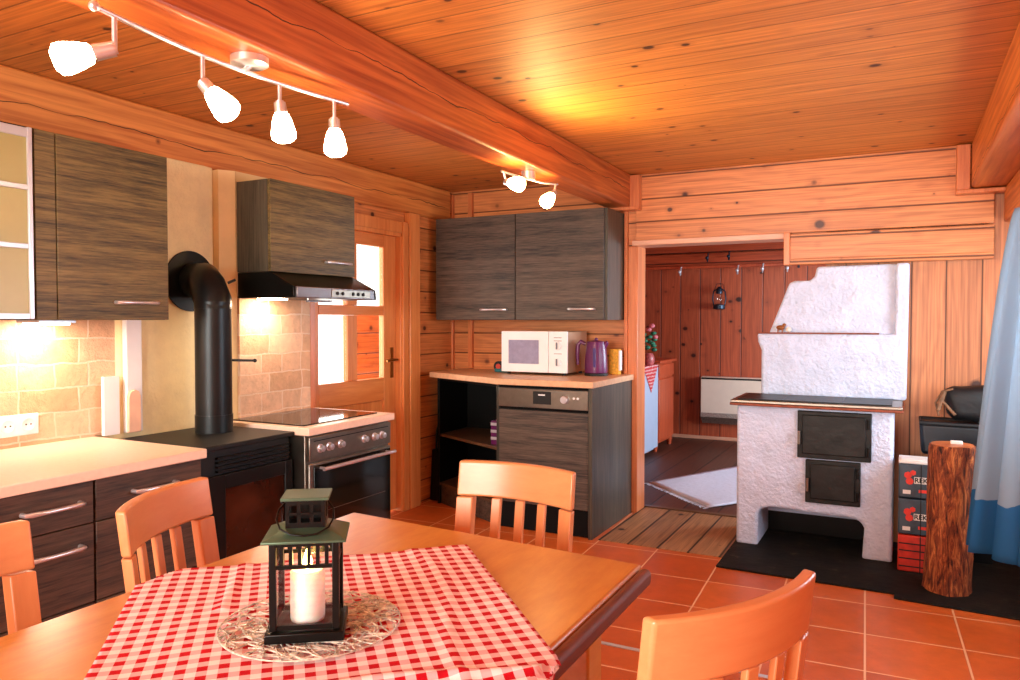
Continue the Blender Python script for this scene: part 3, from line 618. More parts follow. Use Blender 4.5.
# dustpan caddy beside shelf unit
o = thing('dustpan_caddy', 'tall black dustpan with hoop handle and brush in the corner', 'dustpan', (-2.96, 4.62, 0))
link('pan', B().prism([(4.50, 0), (4.78, 0), (4.77, .36), (4.53, .36)], 0, -2.985, -2.90), M['black'], o, bevel=.01)
link('handle', B().tube([(-2.945, 4.53, .35), (-2.945, 4.535, .46)]+[(-2.945, 4.65-.115*math.cos(a), .46+.11*math.sin(a)) for a in [PI*k/10 for k in range(11)]]+[(-2.945, 4.765, .35)], .007), M['black'], o, smooth=True)
link('brush', B().cyl((-2.895, 4.62, .16), (-2.893, 4.64, .46), .008).prism([(4.58, .06), (4.66, .06), (4.64, .17), (4.60, .17)], 0, -2.90, -2.888), M['wicker'], o)
# ------------------------------------------------------------------ ceiling lights
def shade(b_parent, p, d, mat, L=.085):
    """bell shaped glass from p along d"""
    m = Vector(d).normalized().to_track_quat('Z', 'Y').to_matrix().to_4x4(); m.translation = Vector(p)
    link('lamp_shade', B().lathe([(.012, 0), (.022, .006), (.030, .03), (.036, .06), (.034, L-.01), (.02, L)], (0, 0, 0), 24, m), mat, b_parent, smooth=True)
def head(parent, top, hinge, d, mat, stem=.05):
    sp = thing_part('spotlight', parent)
    link('stem', B().cyl(top, hinge, .006), M['chrome'], sp, smooth=True)
    dv = Vector(d).normalized(); h0 = Vector(hinge)
    link('housing', B().cyl(h0, h0+dv*stem, .017, .019, 20).cyl(h0-dv*.005, h0, .012), M['chrome'], sp, smooth=True)
    shade(sp, h0+dv*stem, d, mat)
def thing_part(name, parent):
    # the housing rosette that carries each head is the part; pieces hang below it
    o = bpy.data.objects.new(name, None); COL.objects.link(o); o.parent = parent; o.empty_display_size = .02; return o
tr = thing('track_light', 'chrome four-spot track light under the heavy beam', 'ceiling light', (-1.63, 1.55, 2.0))
def rail(y): return -1.598-.045*math.sin((y-1.1)/(1.92-1.1)*PI)
link('rail', B().tube([(rail(1.08+.86*k/20), 1.08+.86*k/20, 1.972) for k in range(21)], .0065).sph((rail(1.08), 1.08, 1.972), .012), M['chrome'], tr, smooth=True)
link('mount', B().lathe([(.052, 2.014), (.052, 1.995), (.04, 1.988), (0, 1.988)], (-1.638, 1.57, 0), 28).cyl((-1.64, 1.57, 1.99), (-1.64, 1.55, 1.972), .008), M['chrome'], tr, smooth=True)
for yy, dd, hz in ((1.135, (-.55, -.62, -.28), .075), (1.41, (.55, .35, -.75), .07), (1.68, (.05, .12, -1), .055), (1.885, (.0, .05, -1), .06)):
    x = rail(yy); head(tr, (x, yy, 1.972), (x, yy, 1.972-hz), dd, M['bulb'], .045 if yy < 1.3 else .03)
t2 = thing('spotlight_bar', 'two-armed chrome spot lamp under the far end of the beam', 'ceiling light', (-1.66, 3.4, 2.0))
link('rail', B().tube([(-1.70, 3.18, 1.982), (-1.67, 3.3, 1.975), (-1.64, 3.5, 1.975), (-1.605, 3.62, 1.982)], .006).cyl((-1.665, 3.4, 2.014), (-1.665, 3.4, 1.975), .035), M['chrome'], t2, smooth=True)
head(t2, (-1.697, 3.20, 1.98), (-1.69, 3.21, 1.935), (.75, -.3, -.2), M['bulb2'], .03)
head(t2, (-1.607, 3.60, 1.98), (-1.61, 3.59, 1.935), (-.1, -.8, -.6), M['bulb2'], .03)
# ------------------------------------------------------------------ masonry cooker and chimney
ms = thing('masonry_cooker', 'old whitewashed masonry cooker with iron doors and plastered hood', 'masonry stove', (-.45, 4.6, 0))
X0, X1, Y0 = -.845, -.045, 4.43
# body: front face polygon with arch, extruded in depth
body = [(X0-.0, 0), (X0, .80), (X1, .80), (X1, 0), (-.19, 0), (-.18, .17), (-.20, .205), (-.24, .215), (-.66, .23), (-.71, .215), (-.725, .18), (-.725, 0)]
def jit_prism(poly, y0, y1): return B().prism([(x, z) for x, z in poly], 1, y0, y1)
link('body', jit_prism(body, Y0, 4.845), M['plaster'], ms, bevel=.018, seg=3)
link('arch_back', box(-.73, -.18, 4.78, 4.84, .13, .24), M['plaster'], ms)
link('shade_panel', box(-.73, -.18, 4.80, 4.84, 0.011, .13), M['black'], ms)  # black colour stands in for the shade low inside the arch
link('cook_plate_rim', B().box(-.875, 0, 4.375, 4.84, .80, .815), M['rust'], ms, bevel=.004)
link('cook_plate', B().box(-.870, -.005, 4.372, 4.84, .815, .832), M['steel'], ms, bevel=.004)
ip = link('hot_plate', B().box(-.835, -.055, 4.395, 4.745, .832, .838), M['ironplate'], ms, bevel=.002)
link('plate_seam', B().box(-.60, -.594, 4.40, 4.74, .838, .8395).box(-.30, -.294, 4.40, 4.74, .838, .8395), M['black'], ip)
def irondoor(x0, x1, z0, z1, hx):
    d = link('iron_door', B().box(x0, x1, Y0-.022, Y0+.01, z0, z1).box(x0+.025, x1-.025, Y0-.034, Y0-.02, z0+.025, z1-.02), M['irondoor'], ms, bevel=.005)
    link('hinge', B().cyl((x1-.012, Y0-.036, z0+.03), (x1-.012, Y0-.036, z0+.08), .008).cyl((x1-.012, Y0-.036, z1-.08), (x1-.012, Y0-.036, z1-.03), .008), M['black'], d)
    link('latch', B().cyl((hx, Y0-.05, (z0+z1)/2+.02), (hx, Y0-.05, (z0+z1)/2-.05), .008).cyl((hx, Y0-.03, (z0+z1)/2), (hx, Y0-.052, (z0+z1)/2), .006), M['steel'], d)
irondoor(-.517, -.15, .527, .785, -.505); irondoor(-.474, -.20, .285, .52, -.46)
# lower chimney block with bulging top left, upper sloped hood
low = [(-.765, .832), (-.765, 1.10), (-.785, 1.15), (-.79, 1.20), (-.05, 1.20), (-.05, 1.597), (.02, 1.597), (.012, .832)]
link('chimney_block', jit_prism(low, 4.745, 4.90), M['plaster'], ms, bevel=.015, seg=3)
up = [(-.73, 1.195), (-.615, 1.50), (-.585, 1.512), (-.50, 1.512), (-.475, 1.535), (-.462, 1.592), (-.045, 1.596), (-.045, 1.195)]
link('chimney_hood', jit_prism(up, 4.79, 4.92), M['plaster'], ms, bevel=.012, seg=3)
link('ledge_strip', box(-.79, -.13, 4.742, 4.80, 1.198, 1.206), M['rust'], ms, bevel=.002)
o = thing('figurine', 'tiny brown animal figurine on the ledge of the masonry cooker', 'figurine', (-.66, 4.765, 1.207))
link('body', B().sph((-.66, 4.765, 1.235), .018, (1.3, .7, .8)).sph((-.638, 4.765, 1.25), .011).box(-.676, -.67, 4.76, 4.766, 1.2065, 1.23).box(-.652, -.646, 4.76, 4.766, 1.2065, 1.23), M['brown'], o, smooth=True)
link('shell', B().sph((-.613, 4.767, 1.2235), .017), M['paper'], o, smooth=True, label='small white ball')
struct('trim_17', B().prism([(-.855, 3.955), (-.03, 3.935), (-.03, 3.875), (.62, 3.83), (.62, YB), (-.855, YB)], 2, 0, .010), M['hearth'], 'dark worn stone hearth slab', bevel=.003)
# ------------------------------------------------------------------ log, briquettes, baskets
lg = thing('log', 'thick upright log standing in front of the briquette packs', 'log', (.19, 4.10, .011))
b = B(); seg = 40; rings = []
for i, z in enumerate([0, .03, .1, .2, .3, .4, .5, .6, .67, .685]):
    ring = []
    for q in range(seg):
        a = 2*PI*q/seg; r = .098+.004*math.sin(3*a+z*4)+.003*math.sin(7*a+z*9)+random.uniform(-.0025, .0025)-.004*(z > .68)+.004*(z < .02)
        ring.append(b.bm.verts.new((.19+.012*z/.7+r*math.cos(a), 4.10+r*math.sin(a), .011+z)))
    rings.append(ring)
for A, C in zip(rings, rings[1:]):
    for q in range(seg): b.bm.faces.new((A[q], A[(q+1) % seg], C[(q+1) % seg], C[q]))
b.bm.faces.new(rings[0]); b.bm.faces.new(rings[-1])
link('bark', b, M['bark'], lg, smooth=True)
link('cut_face', B().cyl((.202, 4.10, .695), (.202, 4.10, .70), .088, seg=32), M['cutwood'], lg)
o = link('lighter', B().box(.195, .245, 4.085, 4.11, .7005, .716), M['paper'], bevel=.003); tag(o, 'small white packet lying on top of the log', 'packet')
labs = ['topmost dark briquette pack right of the masonry cooker', 'middle dark briquette pack with red print, right of the masonry cooker', 'bottom red briquette pack standing on the hearth']
for i, (z0, z1) in enumerate(((.385, .555), (.20, .38), (.011, .195))):
    o = thing('briquette_pack', labs[i], 'briquette pack', (.08, 4.4, z0), group='stacked briquette packs')
    link('wrap', box(-.02, .20, 4.30, 4.58, z0, z1), M['bluebox'] if i < 2 else M['redbox'], o, bevel=.006)
    if i < 2:
        rt = Matrix.Rotation(PI/2, 4, 'X')
        link('flame_print', B().cyl((.022, 4.2985, z0+.115), (.022, 4.30, z0+.115), .018, seg=7).cyl((.045, 4.2985, z0+.128), (.045, 4.30, z0+.128), .014, seg=6).cyl((.03, 4.2985, z0+.085), (.03, 4.30, z0+.085), .018, seg=8).box(.07, .13, 4.2985, 4.30, z0+.03, z0+.045), M['redprint'], o)
        link('name_plate', box(.05, .14, 4.2975, 4.2985, z0+.075, z0+.108), M['paper'], o)
        text('print', 'REKO', .034, M['ink'], o, (.095, 4.297, z0+.091), Matrix.Rotation(PI/2, 3, 'X'), bold=.0008)
        link('print', box(.0, .035, 4.2975, 4.2985, z0+.02, z0+.04), M['paper'], o)
    else:
        for z in (.035, .075, .115, .15): link('briquette_edge', box(-.015, .195, 4.2985, 4.30, z, z+.006), M['ink'], o)
    link('strap', box(.078, .083, 4.297, 4.2985, z0, z1), M['ink'], o)
o = link('newspaper', B().box(-.02, .15, 4.31, 4.50, .556, .568).box(-.01, .10, 4.33, 4.45, .568, .574), M['paper'], bevel=.002); tag(o, 'folded white newspaper lying on the briquette stack', 'newspaper')
o = thing('crate', 'low dark blue crate behind the log by the board wall', 'crate', (.22, 4.7, 0))
link('body', B().prism([(.085, .56), (.43, .56), (.44, .725), (.075, .73)], 1, 4.62, 4.84), M['bluebag'], o, bevel=.02, seg=3)
link('stand', box(.22, .42, 4.63, 4.83, .011, .56), M['gap'], o)
link('rim', B().tube([(.08, 4.62, .73), (.44, 4.62, .725), (.44, 4.84, .725), (.08, 4.84, .73)], .012, closed=True), M['bag'], o, smooth=True)
o = thing('firewood_bag', 'black carrier bag with kindling on the dark crate', 'bag', (.30, 4.7, .75))
b = B(); b.sph((0, 0, 0), 1, (1, 1, 1), 28)
for v in b.bm.verts:
    c_ = v.co; q = Vector([math.copysign(abs(t)**.6, t) for t in c_]); w_ = 1+.05*math.sin(9*c_.x+5*c_.z)+.04*math.sin(13*c_.z+7*c_.y)
    v.co = Vector((.33+.135*q.x*w_*(1+.12*q.z), 4.725+.085*q.y*w_, .834+.095*q.z*(1+.06*math.sin(8*c_.x))))
link('sack', b, M['bag'], o, smooth=True)
link('kindling', B().cyl((.17, 4.63, .86), (.24, 4.61, .78), .008).cyl((.19, 4.64, .90), (.16, 4.62, .80), .012).tube([(.165, 4.64, .77), (.15, 4.64, .84), (.18, 4.64, .90), (.23, 4.64, .915)], .006), M['wicker'], o)
# curtain
b = B()
def cf(u, v):
    z = 1.79-1.53*v; top = (.50, 4.12, 0); spread = v**.75
    x = .438-.20*spread*(1-u)+.15*u; x += (.012+.022*v)*math.sin(u*26+.6*v)
    y = 4.14-.18*spread*(1-u)-.55*u+(.012+.02*v)*math.cos(u*21)
    return (x, y, z)
b.grid(cf, 60, 40)
o = link('curtain', b, M['curtain'], smooth=True, solid=.002); tag(o, 'long pale blue sheer curtain hanging at the right edge', 'curtain')
# ------------------------------------------------------------------ far room
struct('wall_far', box(-2.8, 1.4, 8.2, 8.32, 0, 2.35), M['far_v'], 'red board wall of the room beyond, darkened for low light')
struct('wall_far_left', box(-2.8, -2.68, 4.99, 8.2, 0, 2.35), M['far_vy'], 'left wall of the room beyond')
wfr = B().box(1.1, 1.22, 4.99, 5.6, 0, 2.35).box(1.1, 1.22, 7.6, 8.3, 0, 2.35).box(1.1, 1.22, 5.6, 7.6, 0, .8).box(1.1, 1.22, 5.6, 7.6, 1.8, 2.35)
struct('wall_far_right', wfr, M['far_vy'], 'right wall of the room beyond')
struct('ceiling', box(-2.8, 1.4, 4.99, 8.3, 2.3, 2.4), M['far_h'], 'board ceiling of the room beyond')
window('window_3', 0, 1.16, 5.6, 7.6, .8, 1.8, 2, 'unseen window added to light the room beyond')
struct('trim_18', box(-2.68, 1.1, 8.15, 8.2, 2.0, 2.14), M['far_h'], 'horizontal boards along the far wall', bevel=.006)
struct('baseboard_far', box(-2.68, 1.1, 8.18, 8.2, 0, .035), M['paletrim'], 'pale skirting strip', bevel=.003)
bt = B()
for k in range(16): bt.box(-2.52+.215*k-.012, -2.52+.215*k+.012, 8.188, 8.2, .035, 1.86)
cr = thing('coat_rail', 'dark wooden coat rail with iron hooks on the far wall', 'coat rail', (-1.6, 8.18, 1.85))
link('board', box(-2.6, -.55, 8.155, 8.2, 1.83, 1.86), M['farcab'], cr, bevel=.004)
link('board', box(-2.6, -.55, 8.17, 8.2, 1.86, 1.99), M['far_h'], cr, bevel=.004)
for x, z in ((-2.15, 1.76), (-1.86, 1.90), (-1.55, 1.76), (-1.64, 1.91), (-1.30, 1.77), (-1.06, 1.77)):
    link('hook', B().tube([(x, 8.165, z+.09), (x, 8.13, z+.085), (x, 8.12, z+.03), (x, 8.10, z), (x, 8.08, z+.03)], .008).sph((x, 8.08, z+.035), .018), M['alu'] if z < 1.8 else M['iron_l'], cr, smooth=True)
link('rod', B().tube([(-1.09, 8.1, 1.93), (-.98, 8.08, 1.93), (-.955, 8.08, 1.91), (-.95, 8.08, 1.80)], .012), M['iron_l'], cr, smooth=True)
# oil lantern on far wall
o = thing('oil_lantern', 'dark blue storm lantern hanging on the far board wall', 'oil lantern', (-1.737, 8.12, 1.39))
link('tank', B().lathe([(.045, 0), (.062, .01), (.062, .045), (.03, .06)], (-1.737, 8.11, 1.39)), M['iron_l'], o, smooth=True)
link('globe', B().lathe([(.03, .0), (.045, .05), (.028, .10)], (-1.737, 8.11, 1.45)), M['glass'], o, smooth=True)
link('chimney', B().lathe([(.032, 0), (.035, .02), (.026, .06), (.012, .075)], (-1.737, 8.11, 1.555)), M['iron_l'], o, smooth=True)
for sx in (-1, 1): link('side_tube', B().tube([(-1.737+sx*.055, 8.11, 1.43), (-1.737+sx*.068, 8.11, 1.5), (-1.737+sx*.06, 8.11, 1.58), (-1.737+sx*.02, 8.11, 1.61)], .007), M['iron_l'], o, smooth=True)
link('bail', B().tube([(-1.737-.06, 8.11, 1.58), (-1.737-.03, 8.13, 1.66), (-1.737+.03, 8.13, 1.66), (-1.737+.06, 8.11, 1.58)], .003).cyl((-1.737, 8.13, 1.66), (-1.737, 8.205, 1.665), .003), M['iron_l'], o, smooth=True)
# heater
o = thing('wall_heater', 'cream convector heater on the far wall', 'heater', (-1.5, 8.15, .2))
link('body', B().prism([(8.08, .26), (8.19, .19), (8.19, .68), (8.08, .68)], 0, -1.92, -.95), M['heater'], o, bevel=.008)
link('top_slot', box(-1.91, -.96, 8.075, 8.185, .655, .672), M['ink'], o)
link('bottom_grille', B().prism([(8.07, .255), (8.15, .18), (8.16, .19), (8.08, .30)], 0, -1.915, -.955), M['grill'], o)
# sideboard, fridge, cloth, vase
c = thing('sideboard', 'reddish pine cupboard against the left wall of the far room', 'cupboard', (-2.4, 7.45, 0))
link('body', B().box(-2.67, -2.13, 7.17, 7.74, .07, .86), M['farcab'], c, bevel=.004)
link('top', box(-2.67, -2.09, 7.16, 7.76, .86, .885), M['farcab'], c, bevel=.004)
link('door', B().box(-2.13, -2.11, 7.20, 7.72, .10, .70), M['farcab'], c, bevel=.006)
link('drawer', B().box(-2.13, -2.11, 7.20, 7.72, .72, .84), M['farcab'], c, bevel=.004)
for y in (7.2, 7.70): link('leg', B().cyl((-2.15, y, 0), (-2.15, y, .07), .02, .03), M['farcab'], c)
c = thing('refrigerator', 'small white refrigerator beside the pine cupboard in the far room', 'refrigerator', (-2.4, 6.85, 0))
link('body', box(-2.66, -2.14, 6.55, 7.13, .03, .85), M['white'], c, bevel=.006)
link('door', box(-2.14, -2.10, 6.55, 7.13, .06, .83), M['white'], c, bevel=.006)
for x, y in ((-2.2, 6.6), (-2.2, 7.1), (-2.6, 6.6), (-2.6, 7.1)): link('foot', B().cyl((x, y, 0), (x, y, .035), .02), M['farcab'], c)
b = B(); b.box(-2.45, -2.095, 6.65, 7.11, .851, .855)
b.prism([(6.65, .853), (7.11, .853), (6.89, .60)], 0, -2.098, -2.094)
o = link('doily', b, M['reddots'], bevel=.001); tag(o, 'red white-dotted cloth hanging over the white refrigerator', 'cloth')
o = thing('flower_vase', 'small red vase with green leaves and pink flowers on the refrigerator', 'vase', (-2.15, 6.99, .856))
link('vase', B().lathe([(.04, 0), (.055, .03), (.05, .08), (.035, .11)], (-2.15, 6.99, .856)), M['porc'], o, smooth=True)
lf = B()
for q in range(14):
    a = q*2.4; lf.sph((-2.15+.05*math.cos(a), 6.99+.06*math.sin(a), 1.0+.012*q), .03, (1, 1, .6), 8)
link('leaves', lf, M['leaf'], o, smooth=True)
for q in range(4): link('flower', B().sph((-2.12+.03*math.cos(q*1.7), 6.99+.05*math.sin(q*1.7), 1.12+.035*q), .028, (1, 1, .8), 10), M['petal'], o, smooth=True)
# rug
b = B()
def rf(u, v):
    p00, p10, p11, p01 = Vector((-1.76, 5.75)), Vector((-1.17, 5.17)), Vector((-.25, 6.4)), Vector((-1.15, 7.0))
    p = (p00*(1-u)+p10*u)*(1-v)+(p01*(1-u)+p11*u)*v
    return (p.x, p.y, .006+.004*math.sin(u*9)*math.sin(v*7))
b.grid(rf, 20, 20)
rg = link('rug', b, M['rug'], smooth=True, solid=.008); tag(rg, 'pale blue-white rug on the dark boards beyond the doorway', 'rug'); rg.location.z = .004
fr = B()
for q in range(46):
    u = q/45; p = Vector((-1.76, 5.75)).lerp(Vector((-1.17, 5.17)), u); d = Vector((-.7, -.72))*.035
    fr.cyl((p.x, p.y, .006), (p.x+d.x+random.uniform(-.01, .01), p.y+d.y, .003), .003, seg=5)
fo = link('fringe', fr, M['rug'], rg)
# ------------------------------------------------------------------ table
TX0, TX1, TY0, TY1, TZ = -1.335, -.50, -.35, 1.60, .75
tb = thing('dining_table', 'orange-brown wooden dining table in the foreground', 'table', (-.91, .6, 0))
link('tabletop', B().prism([(TX0, TY0), (TX1, TY0), (TX1, 1.585), (TX0-.012, 1.655)], 2, TZ-.035, TZ), M['tablewood'], tb, bevel=.008, seg=3)
link('edge_moulding', box(TX1+.001, TX1+.026, TY0, 1.572, TZ-.038, TZ-.002), M['tableedge'], tb, bevel=.011, seg=4)
link('apron', B().box(TX0+.09, TX1-.09, 1.47, 1.49, TZ-.12, TZ-.036).box(TX0+.09, TX0+.11, TY0+.08, 1.49, TZ-.12, TZ-.036).box(TX1-.11, TX1-.09, TY0+.08, 1.49, TZ-.12, TZ-.036), M['tableedge'], tb, bevel=.002)
for x, y in ((TX1-.115, 1.50), (TX0+.145, 1.485), (TX1-.115, TY0+.12), (TX0+.115, TY0+.12)):
    link('leg', B().box(x-.04, x+.04, y-.04, y+.04, 0, TZ-.036), M['tablewood'], tb, bevel=.006)
# tablecloth: tilted square, draping over the edges
A = Vector((-1.395, 1.035)); Bc = Vector((-.90, 1.513)); LU = (Bc-A).length; dU = (Bc-A).normalized(); dV = Vector((dU.y, -dU.x)); LV = .90
def cloth(u, v):
    p = A+dU*(u*LU)+dV*(v*LV); z = TZ+.0035; x, y = p.x, p.y
    z += .0022*(1+math.sin(u*LU*22+math.sin(v*5)*1.2)*math.sin(v*LV*9+1))
    # soft fold lines
    z += .007*math.exp(-((v*LV-.63-.02*math.sin(u*8))/.012)**2)+.003*math.exp(-((u*LU-.56-.03*math.sin(v*7))/.014)**2)+.004*math.exp(-((u*LU-.2+.1*v)/.012)**2)*(v<.3)
    if x > TX1+.024:
        e = x-(TX1+.024); x = TX1+.036+.006*math.sin(y*40)*min(1, e*8); z = z-max(0, e-.012)
        if e < .016: x = TX1+.024+e; z = TZ+.0035-e*e*20
    if x < TX0-.004:
        e = (TX0-.004)-x; x = TX0-.012; z -= e
    return (x, y, z)
b = B(); b.grid(cloth, 110, 130, uv=(LU, LV))
o = link('tablecloth', b, M['gingham'], smooth=True, solid=.0016); tag(o, 'red and white gingham cloth laid diagonally on the table', 'tablecloth')
# wire placemat
pm = thing('placemat', 'round silvery wire placemat under the black lantern', 'placemat', (-.895, .985, TZ+.0115))
b = B(); Rm = .150
for q in range(270):
    a = random.uniform(0, 2*PI); r0 = Rm*math.sqrt(random.uniform(.0, 1)); p = Vector((r0*math.cos(a), r0*math.sin(a)))
    d = random.uniform(0, 2*PI); L = random.uniform(.025, .05); dv = Vector((math.cos(d), math.sin(d)))*L; nn = Vector((-dv.y, dv.x))*random.uniform(-.35, .35)
    pts = []
    for k in range(5):
        tt = k/4-.5; w = p+dv*2*tt*.9+nn*(1-4*tt*tt)
        if w.length > Rm: w = w*(Rm/w.length)
        pts.append((-.895+w.x, .985+w.y, TZ+.0132+random.uniform(0, .002)))
    b.tube(pts, .0014, 5)
b.tube([(-.895+Rm*math.cos(2*PI*k/60), .985+Rm*math.sin(2*PI*k/60), TZ+.0135) for k in range(60)], .0014, 5, closed=True)
link('wire_mesh', b, plain('silver_wire', (206, 200, 186), .35, .25, var=.6, scale=90), pm, smooth=True)
# lantern
LZ = TZ+.0166; LC = Vector((-.874, .954, LZ)); LA = math.radians(36)
ln = thing('candle_lantern', 'black metal and glass candle lantern on the wire placemat', 'lantern', LC, LA)
hw, hd2 = .049, .044
def L_(b, n, mat, **kk): return link(n, b, mat, kk.pop('par', ln), local=True, **kk)
L_(box(-hw-.013, hw+.013, -hd2-.012, hd2+.012, 0, .016), 'base', M['lantern'], bevel=.002)
for sx in (-1, 1):
    for sy in (-1, 1): L_(box(sx*hw-.0055, sx*hw+.0055, sy*hd2-.0055, sy*hd2+.0055, .018, .16), 'post', M['lantern'], bevel=.001)
for z0, z1 in ((.116, .122), (.152, .16), (.018, .026)):
    fb = B()
    for sy in (-1, 1): fb.box(-hw, hw, sy*hd2-.003, sy*hd2+.003, z0, z1)
    for sx in (-1, 1): fb.box(sx*hw-.003, sx*hw+.003, -hd2, hd2, z0, z1)
    L_(fb, 'frame', M['lantern'])
sb = B()
for k in range(1, 7):
    x = -hw+2*hw*k/7
    for sy in (-1, 1): sb.box(x-.003, x+.003, sy*hd2-.002, sy*hd2+.002, .122, .152)
for k in range(1, 6):
    y = -hd2+2*hd2*k/6
    for sx in (-1, 1): sb.box(sx*hw-.002, sx*hw+.002, y-.003, y+.003, .122, .152)
L_(sb, 'slats', M['lantern'])
for sy in (-1, 1): L_(box(-hw+.005, hw-.005, sy*hd2-.001, sy*hd2+.001, .024, .118), 'pane', M['glass'])
for sx in (-1, 1): L_(box(sx*hw-.001, sx*hw+.001, -hd2+.005, hd2-.005, .024, .118), 'pane', M['glass'])
rb = B(); v0 = [rb.bm.verts.new((sx*(hw+.017), sy*(hd2+.010), .158)) for sx, sy in ((-1, -1), (1, -1), (1, 1), (-1, 1))]
v1 = [rb.bm.verts.new((sx*(hw+.017), sy*(hd2+.010), .162)) for sx, sy in ((-1, -1), (1, -1), (1, 1), (-1, 1))]
v2 = [rb.bm.verts.new((sx*.03, sy*.028, .178)) for sx, sy in ((-1, -1), (1, -1), (1, 1), (-1, 1))]
for A_, C_ in ((v0, v1), (v1, v2)):
    for k in range(4): rb.bm.faces.new((A_[k], A_[(k+1) % 4], C_[(k+1) % 4], C_[k]))
rb.bm.faces.new(v0[::-1]); rb.bm.faces.new(v2)
L_(rb, 'roof', M['lanternroof'], bevel=.001)
cp = B().box(-.031, .031, -.029, .029, .176, .186).box(-.031, .031, -.029, .029, .214, .222).box(-.026, .026, -.001, .001, .186, .214)
for x in (-.028, -.010, .010, .028):
    for y in (-.027, .027): cp.box(x-.003, x+.003, y-.002, y+.002, .186, .214)
for y in (-.013, .013):
    for x in (-.029, .029): cp.box(x-.002, x+.002, y-.004, y+.004, .186, .214)
for y in (-.0275, .0275): cp.box(-.03, .03, y-.0015, y+.0015, .198, .202)
L_(cp, 'vent_box', M['lantern'])
L_(box(-.038, .038, -.035, .035, .222, .227), 'cap', M['lanternroof'], bevel=.001)
L_(B().tube([(-.034, -.0, .213), (-.043, -.014, .205), (-.045, -.028, .192), (-.038, -.040, .180), (-.02, -.048, .172), (0, -.05, .170), (.02, -.048, .172), (.038, -.040, .180), (.045, -.028, .192), (.043, -.014, .205), (.034, 0, .213)], .0016, 8), 'ring_handle', M['lantern'], smooth=True)
cd = thing('candle', 'thick white lit candle inside the black lantern', 'candle', (LC.x, LC.y, LZ+.019))
link('wax', B().lathe([(.027, 0), (.028, .004), (.028, .080), (.025, .083), (.020, .079), (.0, .078)], (0, 0, 0), 32), M['candle'], cd, smooth=True, local=True)
link('wick', B().cyl((0, 0, .077), (.001, 0, .088), .001, seg=6), M['ink'], cd, local=True)
link('flame', B().lathe([(.001, .081), (.007, .087), (.008, .094), (.0045, .107), (.0005, .118)], (0, 0, 0), 14), M['flame'], cd, smooth=True, local=True)
# ------------------------------------------------------------------ chairs
def make_chair(label):
    c = thing('dining_chair', label, 'chair', (0, 0, 0))
    W, yb, bow = .375, -.235, .042
    def yc(x): return yb-bow*(1-(2*x/W)**2)
    def bent(x0, x1, z0, z1, th, n, lean0, lean1):
        """strip following the bow, leaning"""
        b = B(); R_ = []
        for i in range(n+1):
            x = x0+(x1-x0)*i/n; y = yc(x)
            R_.append([b.bm.verts.new(p) for p in ((x, y+lean0+th/2, z0), (x, y+lean1+th/2, z1), (x, y+lean1-th/2, z1), (x, y+lean0-th/2, z0))])
        for P_, Q in zip(R_, R_[1:]):
            for k in range(4): b.bm.faces.new((P_[k], P_[(k+1) % 4], Q[(k+1) % 4], Q[k]))
        b.bm.faces.new(R_[0][::-1]); b.bm.faces.new(R_[-1]); return b
    ln_ = lambda z: -.13*max(0, z-.44)
    link('top_rail', bent(-W/2, W/2, .760, .862, .026, 16, ln_(.757), ln_(.862)), M['chairwood'], c, local=True, bevel=.006, seg=3)
    for s_ in (-1, 1):
        x0, x1 = sorted((s_*W/2, s_*(W/2-.045)))
        b = bent(x0, x1, .44, .757, .026, 3, ln_(.44), ln_(.757))
        link('rear_leg', b, M['chairwoodz'], c, local=True, bevel=.003)
        b = B().prism([(yb-.0135-.03, 0), (yb+.0135-.03, 0), (yb+.0135, .44), (yb-.0135, .44)], 0, x0, x1)
        link('rear_leg', b, M['chairwoodz'], c, local=True, bevel=.003)
        link('front_leg', B().box(s_*(W/2-.02)-.02, s_*(W/2-.02)+.02, .065, .105, 0, .40), M['chairwoodz'], c, local=True, bevel=.004)
    for x in (-.075, 0, .075): link('slat', bent(x-.014, x+.014, .47, .757, .014, 2, ln_(.47), ln_(.757)), M['chairwoodz'], c, local=True, bevel=.003)
    link('lower_rail', bent(-W/2+.04, W/2-.04, .445, .475, .02, 8, ln_(.45), ln_(.47)), M['chairwood'], c, local=True, bevel=.003)
    link('seat_frame', B().box(-W/2+.01, W/2-.01, yb+.01, .10, .40, .44), M['chairwood'], c, local=True, bevel=.004)
    link('seat', B().box(-W/2+.0, W/2-.0, yb+.02, .115, .44, .462), M['seat'], c, local=True, bevel=.009, seg=3)
    return c
def place(c, p0, p1, off=.235+.055):
    """p0,p1: ends of the top rail seen from behind, left to right"""
    p0, p1 = Vector(p0), Vector(p1); d = (p1-p0).normalized(); fwd = Vector((-d.y, d.x)); m = (p0+p1)/2+fwd*off
    c.location = (m.x, m.y, 0); c.rotation_euler = (0, 0, math.atan2(d.y, d.x))
ch = make_chair('beech chair at the far end of the table, facing the camera')
place(ch, (-.795, 1.92), (-1.175, 1.94))
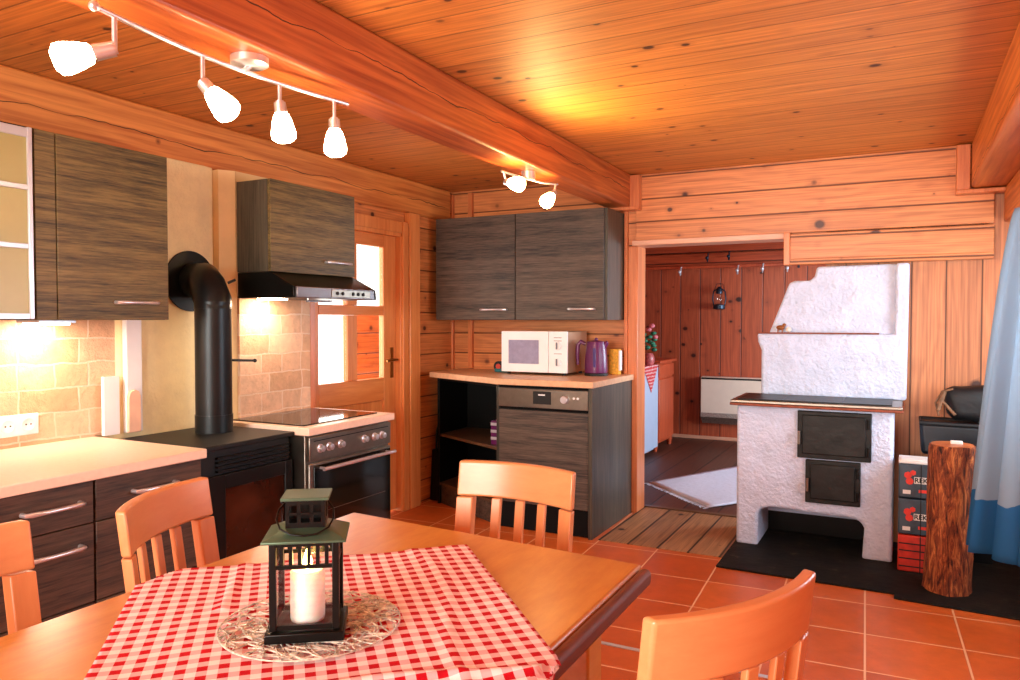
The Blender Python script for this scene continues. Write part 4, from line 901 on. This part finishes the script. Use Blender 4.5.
for lab, p0, p1 in (('beech chair on the left side of the table, below the right drawers', (-1.657, 1.419), (-1.513, 1.066)),
                    ('beech chair cut by the left picture edge', (-1.63, .94), (-1.572, .563)),
                    ('beech chair in the right foreground, seen from behind', (-.314, 1.026), (-.137, 1.352))):
    c = copy_tree(ch); c['label'] = lab; place(c, p0, p1)
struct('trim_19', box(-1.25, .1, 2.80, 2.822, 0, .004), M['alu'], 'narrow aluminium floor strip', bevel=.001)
# ------------------------------------------------------------------ light
def area(name, loc, rot, sx, sy, e, c):
    l = bpy.data.lights.new(name, 'AREA'); l.shape = 'RECTANGLE'; l.size = sx; l.size_y = sy; l.energy = e; l.color = c
    o = bpy.data.objects.new(name, l); COL.objects.link(o); o.location = loc; o.rotation_euler = rot; return o
area('daylight_window_right', (XR+.2, 3.5, 1.25), (0, PI/2, 0), 1.0, 1.7, 55, (.72, .86, 1))
area('fill_light_behind', (-1.25, YF-.2, 1.4), (PI/2, 0, 0), 2.2, 1.15, 260, (1, .95, .87))  # fill light, added behind the viewer at an unseen window
area('added_light_far_room', (1.35, 6.6, 1.3), (0, PI/2, 0), 1.0, 1.9, 180, (.7, .85, 1))  # added to brighten the room beyond through an unseen window
area('daylight_door', (XL-.75, 3.8, 1.4), (0, -PI/2, 0), 1.4, 1.4, 30, (1, .95, .86))
l = bpy.data.lights.new('spot_beam', 'SPOT'); l.energy = 38; l.color = (1, .74, .28); l.spot_size = math.radians(150); l.spot_blend = .8; l.shadow_soft_size = .03
o = bpy.data.objects.new('spot_beam', l); COL.objects.link(o); o.location = (-1.50, 3.12, 1.88); o.rotation_euler = Vector((.9, .05, .35)).to_track_quat('-Z', 'Y').to_euler()
w = bpy.data.worlds.new('World'); SC.world = w; w.use_nodes = True
w.node_tree.nodes['Background'].inputs[0].default_value = (1, .96, .9, 1); w.node_tree.nodes['Background'].inputs[1].default_value = 3.0
vs = SC.view_settings; vs.view_transform = 'Standard'; vs.look = 'None'; vs.exposure = -0.05; vs.gamma = 1; vs.use_curve_mapping = False
